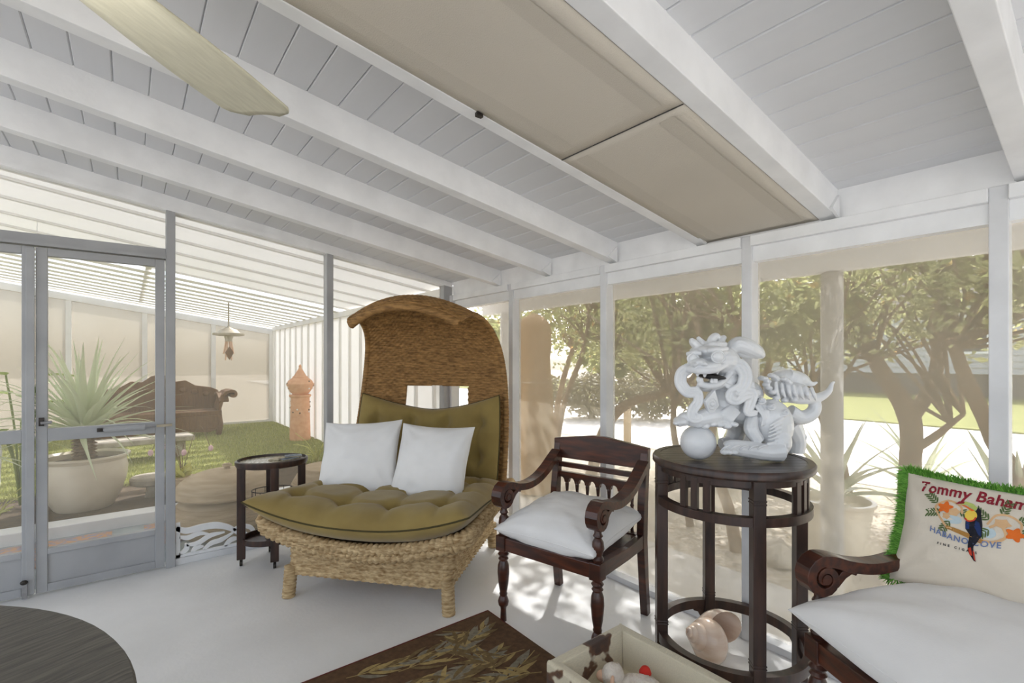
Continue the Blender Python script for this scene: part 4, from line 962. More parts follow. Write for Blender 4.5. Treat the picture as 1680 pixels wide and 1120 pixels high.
obj('muzzle', MB().ellipsoid((0,0.10,0.075), (0.024,0.028,0.022), 14, 10), 'peach', lb, smooth=True)
for s in (-1, 1): obj('ear', MB().ellipsoid((s*0.052,0.055,0.095), (0.026,0.008,0.014), 12, 8, Matrix.Rotation(s*0.5,3,'Y')), 'peach', lb, smooth=True)
ht = tag(obj('felt_heart', MB().lathe([(0.0,0.0),(0.020,0.012),(0.024,0.03),(0.018,0.048),(0.006,0.058),(0.0,0.06)], 16, cap=False), 'red', loc=(1.62,1.195,0.135), rot=(0.2,-0.35,0.3), smooth=True), 'small red felt piece beside the toy lamb in the tray', 'toy part')

# big pearly sea shell on the floor inside the stand
shl = thing('sea_shell', 'large pearly spiral sea shell on the floor under the plant stand', 'shell', (2.16, 1.17, 0.0), math.radians(-28))
Gs = []
turns = 4.2; nA = 150
for i in range(nA+1):
    t = i/nA; a = 2*PI*turns*t; R0 = 0.072*math.exp(-2.1*t); r = 0.072*math.exp(-2.1*t)
    zc = 0.20*(1-math.exp(-2.1*t))
    Gs.append([((R0+r*math.cos(b))*math.cos(a), (R0+r*math.cos(b))*math.sin(a), zc+r*1.15*math.sin(b)) for b in np.linspace(0, 2*PI, 21)])
mb = MB().grid(np.array(Gs)); Rm = Matrix.Rotation(math.radians(-68),3,'Y')
mb.v = [tuple(Rm @ Vector(p)) for p in mb.v]; zs = min(p[2] for p in mb.v); mb.v = [(p[0], p[1], p[2]-zs) for p in mb.v]
obj('whorl', mb, 'shell', shl, smooth=True)

tbl = thing('round_table', 'large round grey wood-grain table at the lower left corner', 'table', (-0.905, 1.28, 0))
obj('top', MB().lathe([(0.0,0.69),(0.90,0.69),(0.918,0.697),(0.922,0.708),(0.916,0.718),(0.905,0.72),(0.0,0.72)], 96, cap=False), 'greytop', tbl, rot=(0,0,math.radians(24)), autos=True)
obj('edge_band', MB().lathe([(0.88,0.655),(0.905,0.655),(0.905,0.69),(0.88,0.69),(0.88,0.655)], 72, cap=False), 'espresso', tbl)
obj('pedestal', MB().lathe([(0.09,0.05),(0.07,0.12),(0.06,0.3),(0.085,0.45),(0.06,0.58),(0.12,0.66),(0.16,0.69)], 28), 'espresso', tbl, autos=True)
for k in range(4):
    a = k*PI/2+0.5; obj('foot', MB().tube([(0.05*math.cos(a),0.05*math.sin(a),0.10),(0.22*math.cos(a),0.22*math.sin(a),0.07),(0.40*math.cos(a),0.40*math.sin(a),0.026)], [0.04,0.034,0.026], 10), 'espresso', tbl, smooth=True)
# ------------------------------------------------------------------ outside, beyond the left screen wall: covered garden
GZ = -0.06
struct('ground', bx(-60, 60, -60, 60, -0.5, -0.16), 'gravel')
for x0, x1, y0, y1, m, nm in ((2.54, 3.32, -8, 12, 'path', 'path'),):
    pt = struct('path')
    yv = -8.0
    while yv < 12:
        obj('path_slab', bx(x0, x1, yv, min(yv+1.28, 12), -0.16, GZ), 'path', pt, bevel=0.006); yv += 1.29
struct('gravel_bed', bx(3.32, 6.9, -8, 14, -0.16, GZ-0.02), 'gravel')
struct('road', bx(6.9, 14.0, -30, 40, -0.16, GZ-0.01), 'road')
struct('verge', bx(14.0, 27, -30, 45, -0.16, GZ+0.02), 'lawn')
struct('yard', bx(XL-14, XL-0.0, -20, 20, -0.16, GZ), 'road')
struct('yard_near', bx(XL, 2.54, -20, YN, -0.16, GZ), 'road')
terr = struct('terrace')
obj('step_slab', bx(-3.2, 2.5, YA+0.10, 5.30, -0.16, -0.02), 'bluegrey', terr)
obj('door_mat', bx(-1.2, -0.10, 4.62, 5.22, -0.02, -0.008), 'mat_rug', terr)
obj('door_mat', bx(0.11, 0.40, 4.62, 5.22, -0.02, -0.008), 'mat_rug', terr)
obj('kerb', bx(-3.2, 2.5, 5.30, 5.50, -0.16, 0.075), 'white', terr, bevel=0.008)
obj('bed', bx(-3.2, 2.5, 5.50, 6.75, -0.16, 0.06), 'soil', terr)
lw = struct('lawn', bx(-4.5, 2.58, 6.75, 11.9, -0.16, 0.055), 'lawn')
V = []; Fc = []
for k in range(42000):
    x = random.uniform(-1.5, 2.5); y = 6.6+5.05*random.random()**1.4; h_ = random.uniform(0.02, 0.05); a = random.uniform(0, 2*PI); lx, ly = random.gauss(0, 0.012), random.gauss(0, 0.012); wd = 0.004
    o = len(V); V += [(x-wd*math.cos(a), y-wd*math.sin(a), 0.05), (x+wd*math.cos(a), y+wd*math.sin(a), 0.05), (x+lx, y+ly, 0.055+h_)]; Fc.append((o,o+1,o+2))
g_ = obj('grass', MB().add(V, Fc), 'grass', None, clean=False); g_['kind'] = 'stuff'; tag(g_, 'short green lawn grass inside the covered garden', 'grass')
# white sheet side wall with its battens
gw = struct('wall_garden_side')
XG = 2.56; yv = 4.15
while yv < 11.75:
    e_ = min(yv+0.41, 11.75); zt = 2.10
    obj('wall_sheet', quad([(XG,yv,0.04),(XG,e_-0.006,0.04),(XG,e_-0.006,zt),(XG,yv,zt)]), 'fibre_wall', gw)
    obj('batten', bx(XG-0.03, XG, e_-0.03, e_+0.005, 0.04, zt), 'corr', gw); yv += 0.415
obj('top_rail', bx(XG-0.04, XG+0.03, 4.15, 11.8, 2.06, 2.14), 'corr', gw)
# far screen wall
fw = struct('wall_garden_far'); YF = 11.8
zF = lambda x: 2.00+0.15*(2.5-x)
fx = [-4.5,-3.2,-2.0,-0.83,0.26,1.40,2.5]
for x in fx: obj('post', bx(x-0.04, x+0.04, YF-0.04, YF+0.04, 0.04, zF(x)), 'corr', fw)
for a, b in zip(fx[:-1], fx[1:]):
    obj('screen_panel', quad([(a+0.04,YF,0.05),(b-0.04,YF,0.05),(b-0.04,YF,zF(b)),(a+0.04,YF,zF(a))]), 'screenfar', fw)
    obj('sill_rail', bx(a+0.04, b-0.04, YF-0.03, YF+0.03, 0.04, 0.10), 'corr', fw)
obj('head_board', slope_board(-4.5, 2.56, YF-0.05, YF+0.05, zF, -0.02, 0.10), 'corr', fw)
# roof beyond the screen: solid sheets with ribs first, then open slats
gr_ = struct('garden_roof')
zG = lambda x: 2.02+0.150*(2.56-x)
yv = YA+0.12
while yv < 7.2:
    obj('roof_sheet', quad([(-4.6,yv,zG(-4.6)+0.16),(2.62,yv,zG(2.62)+0.16),(2.62,yv+0.60,zG(2.62)+0.16),(-4.6,yv+0.60,zG(-4.6)+0.16)]), 'fibre', gr_)
    obj('roof_rib', slope_board(-4.6, 2.62, yv+0.585, yv+0.625, zG, 0.14, 0.165), 'fibre', gr_); yv += 0.62
while yv < 11.8:
    obj('roof_slat', slope_board(-4.6, 2.62, yv+0.19, yv+0.42, zG, 0.12, 0.124), 'fibre', gr_); yv += 0.43
for x in (-2.0, 0.2): obj('cross_beam', bx(x-0.03, x+0.03, 7.2, 11.8, zG(x)+0.14, zG(x)+0.2), 'corr', gr_)

# potted variegated blade plants
def blade_mesh(L, wd, droop, seed, twist=0.0):
    r = random.Random(seed); G = []
    for i in range(11):
        t = i/10; ww = wd*(0.55+0.45*math.sin(PI*min(1, t*1.3+0.18)))*(1-t**3.0); 
        x = L*t*(1-0.10*droop*t*t); z = -droop*L*0.45*t*t+r.uniform(-.002,.002)
        G.append([(x, ww*s, z+abs(s)*ww*0.45) for s in (-1,-0.5,0,0.5,1)])
    me = MB().grid(np.array(G)).mesh('blade', True); return me
def blade_plant(name, label, cat, base, nb, L, wd, mt, z0, seed, pot=True, lo=8, hi=80, group=None):
    t = thing(name, label, cat, base, 0, group); r = random.Random(seed)
    variants = []
    for k in range(5):
        me = blade_mesh(L*(0.8+0.08*k), wd, 0.25+0.22*k, seed+k); me.materials.append(M[mt]); variants.append(me)
    for k in range(nb):
        q = (k+0.5)/nb; el_ = math.radians(lo+(hi-lo)*q**0.85); az = k*2.39996+r.uniform(-.2,.2)
        o = bpy.data.objects.new('leaf', variants[min(4, int((1-q)*5))] if r.random() < 0.7 else variants[r.randrange(5)]); C.objects.link(o); o.parent = t
        o.location = (0.03*math.cos(az), 0.03*math.sin(az), z0+0.10*q); o.rotation_euler = (r.uniform(-.3,.3), -el_, az); s_ = r.uniform(0.85, 1.12)*(0.78+0.22*q); o.scale = (s_, s_, s_)
    return t
pot = thing('flower_pot', 'large cream glazed pot holding the spiky plant outside the door', 'pot', (-0.31, 5.92, 0.06))
obj('pot_body', MB().lathe([(0.0,0.0),(0.20,0.0),(0.215,0.015),(0.27,0.13),(0.31,0.27),(0.318,0.36),(0.305,0.43),(0.32,0.455),(0.335,0.462),(0.335,0.478),(0.315,0.48),(0.295,0.46),(0.29,0.40),(0.0,0.40)], 56, cap=False), 'potglaze', pot, autos=True)
obj('soil', MB().lathe([(0.0,0.425),(0.15,0.43),(0.288,0.415)], 28, cap=False), 'soil', pot)
ag = blade_plant('spiky_plant', 'tall spiky plant with striped blade leaves in the cream pot', 'plant', (-0.31, 5.92, 0.48), 84, 1.02, 0.032, 'agave', 0.22, 3)
stm = MB(); 
for k in range(7): stm.lathe([(0.07+0.012*math.sin(k*2),0.03*k),(0.095,0.03*k+0.012),(0.065,0.03*k+0.03)], 16)
obj('stem', stm, 'bark', ag)
blade_plant('spiky_plant', 'spiky plant with striped leaves reaching in from the left edge', 'plant', (-1.24, 5.95, 0.30), 46, 0.85, 0.028, 'agave', 0.30, 11)
# stone slab bench, stone mushroom, urns, orchids
bn = thing('stone_bench', 'low grey stone slab bench on the lawn behind the pot', 'bench', (0.18, 8.35, 0.055), 0.12)
obj('slab', bx(-0.55,0.55,-0.22,0.22,0.22,0.29), 'stone', bn, bevel=0.012)
for s in (-1,1): obj('pier', bx(s*0.38-0.07,s*0.38+0.07,-0.16,0.16,0,0.22), 'stone', bn, bevel=0.01)
ms = thing('stone_stool', 'small round stone stool with a thick top outside the door', 'stool', (0.19, 5.98, 0.06))
obj('cap', MB().lathe([(0.0,0.125),(0.15,0.125),(0.175,0.14),(0.18,0.185),(0.165,0.205),(0.0,0.212)], 32, cap=False), 'stone', ms, autos=True)
obj('stalk', MB().lathe([(0.06,0.0),(0.045,0.06),(0.06,0.128)], 18), 'stone', ms, autos=True)
def urn(label, loc, R, H, lid=True, tilt=None):
    t = thing('clay_urn', label, 'urn', loc, 0, 'ridged clay urns outside the screen')
    pf = [(0.0,0.0)]
    for i in range(61):
        q = i/60; r = R*(0.62+0.38*math.sin(PI*min(1,(q*0.80+0.14))))*(1+0.006*math.sin(q*150)); pf.append((r, H*q))
    obj('urn_body', MB().lathe(pf+[(0.0,H)], 56, cap=False), 'urn', t, autos=True)
    if lid:
        lf = [(R*0.93, H*0.985), (R*0.955, H+0.01), (R*0.93, H+0.028)]
        for i in range(1, 25):
            q = i/24; lf.append((R*0.92*math.cos(q*PI/2*0.94)+0.002*math.sin(q*70), H+0.028+0.16*math.sin(q*PI/2)))
        ld = obj('lid', MB().lathe(lf+[(0.0,H+0.19)], 56, cap=False), 'urn', t, autos=True)
        obj('lid_knob', MB().lathe([(0.0,H+0.18),(0.028,H+0.185),(0.022,H+0.205),(0.04,H+0.215),(0.03,H+0.232),(0.0,H+0.235)], 18, cap=False), 'urn', ld, autos=True)
    return t
urn('big ridged pale clay urn with a knobbed lid behind the fretwork bracket', (0.66, 4.72, -0.02), 0.405, 0.32)
u2 = urn('ridged pale clay pot behind the side table without a lid', (1.52, 4.72, -0.02), 0.36, 0.42, False)
for bx0, by0, nm, lab in ((0.42, 5.75, 'orchid', 'small orchid clump with pale pink flowers above the clay urn'),):
    t = thing(nm, lab, 'plant', (bx0, by0, 0.06)); r = random.Random(4)
    obj('basket_pot', MB().lathe([(0.10,0.0),(0.13,0.05),(0.14,0.14),(0.13,0.20),(0.11,0.20)], 24), 'urn', t, autos=True)
    me = blade_mesh(0.22, 0.035, 0.8, 2); me.materials.append(M['yellowleaf'])
    for k in range(12):
        o = bpy.data.objects.new('leaf', me); C.objects.link(o); o.parent = t; o.location = (r.uniform(-.05,.05), r.uniform(-.05,.05), 0.2); o.rotation_euler = (r.uniform(-.4,.4), -math.radians(r.uniform(25,70)), r.uniform(0,2*PI))
    for k in range(5):
        a = r.uniform(0, 2*PI); q = smoothpath([(0,0,0.2),(0.04*math.cos(a),0.04*math.sin(a),0.38),(0.16*math.cos(a),0.16*math.sin(a),0.50+0.05*k),(0.27*math.cos(a),0.27*math.sin(a),0.48)], 5)
        s_ = obj('flower_stem', MB().tube(q, 0.003, 5), 'bark', t)
        obj('flower', MB().ellipsoid(q[-1], (0.022,0.022,0.03), 10, 8), 'pinkflower', s_, smooth=True)
for x, y, sd_, lab in ((1.95, 6.6, 6, 'dry wispy weed at the foot of the white sheet wall'), (-0.85, 5.75, 9, 'small pale shrub on the bed left of the door')):
    t = thing('weed_clump', lab, 'plant', (x, y, 0.055)); r = random.Random(sd_)
    for k in range(16):
        a = r.uniform(0, 2*PI); l = r.uniform(0.15, 0.42)
        obj('stem', MB().tube(smoothpath([(0,0,0),(l*.3*math.cos(a),l*.3*math.sin(a),l*.6),(l*.8*math.cos(a),l*.8*math.sin(a),l*r.uniform(.6,1))], 4), 0.004, 5), 'yellowleaf', t)
# terracotta lantern tower
la = thing('terracotta_lantern', 'tall pierced terracotta lantern tower with a pointed lid by the white wall', 'lantern', (2.31, 8.75, 0.05))
obj('column', MB().lathe([(0.165,0.0),(0.165,0.10),(0.155,0.4),(0.15,0.72),(0.165,0.735),(0.175,0.75),(0.175,0.77),(0.15,0.775)], 32), 'terra', la, autos=True)
obj('bulb', MB().lathe([(0.11,0.775),(0.15,0.81),(0.19,0.87),(0.215,0.945),(0.22,0.955),(0.21,0.965),(0.19,1.01),(0.13,1.055),(0.115,1.065)], 36), 'terra', la, autos=True)
ld = obj('pointed_lid', MB().lathe([(0.125,1.06),(0.125,1.075),(0.10,1.09),(0.06,1.16),(0.03,1.21),(0.018,1.235),(0.026,1.25),(0.016,1.275),(0.0,1.29)], 28), 'terra', la, autos=True)
r = random.Random(8)
for k in range(40):
    a = r.uniform(0, 2*PI)
    if k < 18: z = r.uniform(0.45, 0.68); rr = 0.152
    else: z = r.uniform(0.84, 1.02); rr = float(np.interp(z, [0.81,0.87,0.945,0.965,1.01,1.055], [0.15,0.19,0.215,0.21,0.19,0.13]))
    obj('pierced_hole', MB().ellipsoid((rr*math.cos(a), rr*math.sin(a), z), (0.014,0.014,0.014), 8, 6), 'soil' if r.random() < .6 else 'corr', la)
# carved sofa at the far end
sf = thing('carved_sofa', 'brown carved wooden sofa with scrolled arms at the far garden wall', 'sofa', (0.45, 10.55, 0.055))
obj('seat', bx(-0.90,0.90,-0.32,0.30,0.36,0.44), 'sofa', sf, bevel=0.01); obj('front_rail', bx(-0.90,0.90,-0.34,-0.30,0.12,0.36), 'sofa', sf, bevel=0.01)
obj('apron', MB().prism([(-0.9,0.14),(-0.7,0.06),(-0.3,0.10),(0,0.05),(0.3,0.10),(0.7,0.06),(0.9,0.14)], -0.335, -0.30, 'y'), 'sofa', sf)
crest = [(-0.92,0.44),(0.92,0.44),(0.92,0.78),(0.80,0.84),(0.55,0.88),(0.40,0.98),(0.25,0.96),(0.12,1.06),(0,1.10),(-0.12,1.06),(-0.25,0.96),(-0.40,0.98),(-0.55,0.88),(-0.80,0.84),(-0.92,0.78)]
bk = obj('backrest', MB().prism(crest, 0.30, 0.36, 'y'), 'sofa', sf, bevel=0.008)
for k in range(9):
    obj('carved_rosette', MB().ellipsoid((-0.72+k*0.18,0.295,0.72+0.12*math.cos((k-4)/4*PI/2)), (0.06,0.02,0.05), 12, 8), 'sofa', bk, smooth=True)
for s in (-1,1):
    obj('arm', MB().strip([(0.30,0.72),(0.10,0.74),(-0.10,0.72),(-0.25,0.66),(-0.30,0.60)], 0.02, s*0.93-0.08, s*0.93+0.08), 'sofa', sf)
    pa = [(s*0.86,0.44),(s*0.90,0.60),(s*0.92,0.70),(s*0.98,0.76),(s*1.05,0.78)]
    for k in range(12): a = math.radians(70-k*24*1.0); rr = 0.06*(1-k/16); pa.append((s*(1.08+rr*math.cos(a)), 0.72+rr*math.sin(a)))
    st_ = MB().strip(pa, 0.025, -0.30, 0.30); st_.v = [(y, x, z) for x, y, z in st_.v]; obj('scroll_arm', st_, 'sofa', sf)
    for y in (-0.28, 0.28): obj('leg', MB().tube([(s*0.84,y,0.36),(s*0.88,y-0.03,0.18),(s*0.84,y-0.05,0.0)], [0.06,0.045,0.05], 10), 'sofa', sf, smooth=True)
# hanging bell lamp with its chime
hl_ = thing('hanging_lamp', 'pale domed lamp with a hanging chime under the garden roof', 'lamp', (1.28, 9.0, 1.83))
obj('dome', MB().lathe([(0.02,0.13),(0.04,0.10),(0.12,0.07),(0.17,0.02),(0.225,0.01),(0.225,-0.02),(0.16,-0.03),(0.0,-0.03)], 36, cap=False), 'bronze', hl_, autos=True)
obj('chain', MB().tube([(0,0,0.12),(0,0,zG(1.28)+0.125-1.83)], 0.012, 8), 'bronze', hl_); obj('neck', MB().lathe([(0.07,-0.03),(0.05,-0.09),(0.055,-0.12)], 16), 'bronze', hl_, autos=True)
for k in range(6):
    a = k*PI/3; obj('chime_tube', MB().tube([(0.035*math.cos(a),0.035*math.sin(a),-0.10),(0.07*math.cos(a),0.07*math.sin(a),-0.32-0.05*(k%3))], 0.012, 8), 'peach', hl_)
obj('chime_plate', MB().prism([(-0.06,-0.30),(0,-0.20),(0.06,-0.30),(0,-0.42)], -0.09, -0.075, 'y'), 'sofa', hl_)
hk = thing('hanging_hook', 'white iron hook hanging outside behind the left door leaf', 'hook', (-0.63, 6.0, 1.55))
obj('ring', MB().tube([(0.02*math.cos(a),0,0.42+0.02*math.sin(a)) for a in np.linspace(0,2*PI,17)], 0.004, 6, cap=False), 'white', hk); obj('rod', MB().tube([(0,0,0.40),(0,0,0.0)], 0.003, 6), 'white', hk); obj('hanger', MB().tube([(0,0,0.44),(0,0,zG(-0.63)+0.16-1.55)], 0.003, 6), 'white', hk)

# ------------------------------------------------------------------ outside, beyond the right screen wall
def leaves(n, fn, size, seed):
    """n small folded leaves; fn(r, n) returns their places"""
    r = np.random.default_rng(seed); c = fn(r, n)
    nz = lambda q: q/(np.linalg.norm(q, axis=1, keepdims=True)+1e-9)
    d = r.normal(size=(n,3)); d[:,2] = d[:,2]*0.6-0.2; d = nz(d); s_ = nz(np.cross(d, r.normal(size=(n,3)))); up = np.cross(d, s_)
    L = size*r.uniform(0.7, 1.3, (n,1)); w_ = L*0.24
    V = np.stack([c, c+d*L*.5+s_*w_+up*L*.06, c+d*L, c+d*L*.5-s_*w_+up*L*.06], 1).reshape(-1,3)
    k = np.arange(n)*4; Fc = np.stack([np.stack([k,k+1,k+2],1), np.stack([k,k+2,k+3],1)], 1).reshape(-1,3)
    mb = MB(); mb.v = V.tolist(); mb.f = Fc.tolist(); return mb
def tree(label, trunks, crown, nleaf, seed, size=0.088, group='shrub trees outside the right screen'):
    base = trunks[0][0][0]; t = thing('shrub_tree', label, 'tree', (base[0], base[1], GZ-0.02), 0, group); r = random.Random(seed)
    off = np.array([base[0], base[1], GZ-0.02]); tips = []
    for i, (pts, rad) in enumerate(trunks):
        P = smoothpath(pts, 7)-off; rr = np.interp(np.linspace(0,1,len(P)), np.linspace(0,1,len(rad)), rad)
        P = P+np.array([[0.012*vn(p[2]*6,seed+i,1), 0.012*vn(p[2]*6,seed+i,4), 0] for p in P])
        obj('trunk' if i == 0 else 'branch', MB().tube(P, rr, 10), 'bark', t, smooth=True)
        tips.append(P[-1]); tips.append(P[int(len(P)*0.75)])
    cc = [np.array(c)-off for c, _ in crown]
    tw = MB()
    for k in range(60):
        ci = r.randrange(len(crown)); c, rd = cc[ci], crown[ci][1]; s0 = tips[r.randrange(len(tips))]
        e = c+np.array([r.uniform(-.9,.9)*rd[0], r.uniform(-.9,.9)*rd[1], r.uniform(-.6,.95)*rd[2]])
        m_ = (s0+e)/2+np.array([r.uniform(-.12,.12), r.uniform(-.12,.12), r.uniform(-.05,.2)])
        tw.tube(smoothpath([s0, m_, e], 5), np.linspace(0.016, 0.005, 11), 5)
    o = obj('twigs', tw, 'bark', t, smooth=True, clean=False); o['kind'] = 'stuff'
    def fn(q, n):
        i = q.integers(len(crown), size=n); d = q.normal(size=(n,3)); d /= np.linalg.norm(d, axis=1, keepdims=True)
        # leaves gather in small clumps along the twigs
        g = q.integers(0, 900, size=n); gq = np.random.default_rng(seed+99); gd = gq.normal(size=(900,3)); gd /= np.linalg.norm(gd, axis=1, keepdims=True); gr = gq.uniform(0.05,1,(900,1))**0.5; gi = gq.integers(len(crown), size=900)
        Cn = np.array(cc); Rn = np.array([k[1] for k in crown])
        return Cn[gi[g]]+gd[g]*gr[g]*Rn[gi[g]]+d*q.uniform(0,0.13,(n,1))
    o = obj('foliage', leaves(nleaf, fn, size, seed), 'leafA', t, clean=False); o['kind'] = 'stuff'
    return t
Z0 = GZ-0.05
tree('twisted shrub tree leaning right behind the armchair', [([(4.75,4.35,Z0),(4.85,4.2,0.5),(5.0,3.95,0.85),(5.25,3.55,1.0),(5.5,3.2,1.25)], [0.075,0.07,0.06,0.045,0.03]), ([(4.9,4.1,0.75),(4.85,4.15,1.05),(4.95,4.25,1.5)], [0.03,0.025,0.018]), ([(4.45,4.75,Z0),(4.5,4.6,0.8),(4.65,4.4,1.5),(4.7,4.3,2.1)], [0.04,0.035,0.03,0.02])],
     [((5.2,3.9,1.7),(0.8,0.8,0.5)), ((4.9,4.4,2.2),(0.9,0.9,0.7)), ((5.2,3.3,2.2),(0.8,0.8,0.7)), ((4.8,4.1,3.2),(0.9,1.0,0.8))], 6200, 21)
tree('slender two-stemmed shrub tree seen through the plant stand', [([(3.72,1.88,Z0),(3.66,1.93,0.3),(3.60,2.02,0.62),(3.72,2.05,1.1),(3.95,2.0,1.7)], [0.05,0.042,0.036,0.032,0.02]), ([(3.95,2.42,Z0),(3.9,2.46,0.4),(3.88,2.55,0.8),(4.05,2.6,1.5)], [0.035,0.03,0.026,0.018])],
     [((4.3,2.2,1.9),(0.7,0.8,0.6)), ((4.4,2.9,2.2),(0.8,0.8,0.7)), ((4.5,2.5,1.6),(0.6,0.7,0.35)), ((4.4,2.8,3.2),(0.8,1.0,0.8))], 5800, 22)
tree('forked shrub tree with thick trunks right of the weathered column', [([(5.0,1.12,Z0),(5.02,1.10,0.55),(5.1,1.13,0.95),(5.08,1.35,1.4),(5.15,1.6,2.0)], [0.085,0.075,0.08,0.06,0.035]), ([(5.1,1.13,0.9),(5.2,0.98,1.25),(5.2,0.95,1.7),(5.3,0.9,2.3)], [0.06,0.05,0.04,0.02]), ([(4.75,1.40,Z0),(4.72,1.50,0.5),(4.75,1.62,0.85),(4.85,1.8,1.15)], [0.055,0.05,0.04,0.02]), ([(5.05,1.1,0.65),(5.1,0.95,0.8),(5.15,0.8,0.98)], [0.035,0.03,0.015])],
     [((5.0,1.6,2.1),(0.9,0.9,0.7)), ((5.3,0.8,2.1),(0.9,0.8,0.7)), ((4.9,1.9,1.75),(0.6,0.6,0.4)), ((4.9,1.5,3.2),(0.9,0.9,0.8))], 6200, 23)
tree('leaning shrub tree by the screen post at the right edge', [([(4.55,0.25,Z0),(4.6,0.42,0.5),(4.7,0.62,1.0),(4.85,0.8,1.5),(5.0,0.95,2.1)], [0.06,0.055,0.05,0.04,0.02]), ([(4.6,0.42,0.5),(4.7,0.3,1.1),(4.8,0.1,1.9)], [0.045,0.035,0.02])],
     [((4.7,0.4,2.1),(0.8,0.8,0.6)), ((4.6,-0.3,1.9),(0.7,0.7,0.6)), ((4.7,0.3,3.0),(0.8,0.8,0.7))], 4600, 24)
tree('shrub tree standing by the road behind the lion statue', [([(6.1,2.95,Z0),(6.05,2.9,0.6),(6.15,2.75,1.2),(6.2,2.6,1.9)], [0.06,0.05,0.045,0.03]), ([(6.05,2.9,0.6),(6.1,3.2,1.2),(6.2,3.4,1.8)], [0.045,0.035,0.02])],
     [((6.2,2.8,1.9),(0.9,1.1,0.7)), ((6.3,3.7,2.0),(0.9,0.9,0.8)), ((6.2,2.0,2.1),(0.8,0.9,0.7))], 3600, 25)
tree('shrub tree near the tan covered form at the porch corner', [([(5.6,5.9,Z0),(5.55,5.8,0.7),(5.6,5.6,1.4),(5.7,5.4,2.0)], [0.06,0.05,0.04,0.025])],
     [((5.6,5.6,2.0),(1.0,1.1,0.75)), ((6.3,4.9,2.2),(0.9,0.9,0.7)), ((4.6,5.6,2.2),(0.8,0.8,0.6)), ((4.7,5.3,3.2),(1.0,1.0,0.8))], 5600, 26)
# sword-leaved yuccas between the trees
yl = [(5.55,3.05,30,0.80,0.05,31,'pale sword-leaved yucca behind the chair and plant stand'), (4.15,1.35,16,0.80,0.042,32,'pale yucca clump in the white planter behind the column'), (4.9,0.45,22,1.05,0.055,33,'wide sword-leaved yucca at the right screen post'), (6.3,1.3,20,0.9,0.045,34,'far sword-leaved yucca near the road edge')]
for x, y, nb, L, wd, sd_, lab in yl:
    blade_plant('yucca', lab, 'plant', (x, y, GZ), nb, L, wd, 'yucca', 0.10 if sd_ != 32 else 0.42, sd_, lo=15, hi=80, group='yuccas outside the right screen')
pl = thing('planter_tub', 'white tapered planter tub on the gravel behind the column', 'pot', (4.15, 1.35, GZ-0.02))
obj('tub', MB().lathe([(0.0,0.0),(0.17,0.0),(0.20,0.2),(0.235,0.42),(0.25,0.43),(0.25,0.45),(0.22,0.45),(0.21,0.40),(0.0,0.40)], 36, cap=False), 'potglaze', pl, autos=True)
# tall canvas-covered form by the corner column
tc_ = thing('canvas_cover', 'tall tan canvas cover standing outside the screen by the porch corner', 'cover', (3.62, 4.18, GZ))
cv = []
for i in range(41):
    q = i/40; z = 2.0*q
    r0 = float(np.interp(q, [0,0.1,0.6,0.62,0.75,0.80,0.92,0.97,1.0], [0.25,0.235,0.21,0.20,0.185,0.20,0.20,0.14,0.01]))
    cv.append([((r0*(1+0.05*math.sin(9*a+1.3*math.sin(3*z))*(1-q*0.5)))*math.cos(a), (r0*(1+0.05*math.sin(9*a+1.3*math.sin(3*z))*(1-q*0.5)))*math.sin(a), z) for a in np.linspace(0,2*PI,73)])
obj('cloth', MB().grid(np.array(cv)), 'canvas', tc_, smooth=True); obj('tie_cord', MB().tube([(0.212*math.cos(a),0.212*math.sin(a),1.22) for a in np.linspace(0,2*PI,37)], 0.008, 6, cap=False), 'urn', tc_)
tag(obj('marker_post', bx(-0.045,0.045,-0.045,0.045,0,0.78), 'urn', bevel=0.01, loc=(6.2,4.9,GZ-0.02)), 'short pale wooden post at the road edge behind the armchair', 'post')
# rocks, roots and pebbles on the gravel
pb = []; V = MB(); r = random.Random(12)
for k in range(2600):
    x = r.uniform(3.34, 5.8); y = r.uniform(-0.6, 4.8); s_ = r.uniform(0.006, 0.016)*(1.6 if r.random() < 0.05 else 1)
    a = r.uniform(0, PI); V.add([(x+s_*math.cos(a+q*PI/2)*r.uniform(.7,1.2), y+s_*math.sin(a+q*PI/2)*r.uniform(.7,1.2), GZ-0.02) for q in range(4)]+[(x, y, GZ-0.02+s_*0.8)], [(0,1,4),(1,2,4),(2,3,4),(3,0,4)])
pbo = obj('pebbles', V, mat('pebble', W_(224,210,190), W_(168,148,124), 0.9, 3), None, clean=False); pbo['kind'] = 'stuff'; tag(pbo, 'loose pale pebbles strewn over the gravel bed', 'pebbles')
for x, y, s_, lab in ((3.75,1.55,0.16,'grey brown rock at the path edge behind the plant stand'), (3.95,1.72,0.12,'smaller rock next to the tree trunk behind the stand'), (4.6,0.95,0.18,'rock under the yucca at the right')):
    b = MB().ellipsoid((0,0,0), (1,1,1), 20, 12); b.v = [tuple(np.array(p)*s_*np.array([1,0.8,0.45])*(1+0.22*vn(p[0]*1.7+x,p[1]*1.7,p[2]*1.7))) for p in b.v]
    tag(obj('rock', b, 'stone', smooth=True, loc=(x, y, GZ+s_*0.22)), lab, 'rock', 'rocks on the gravel')
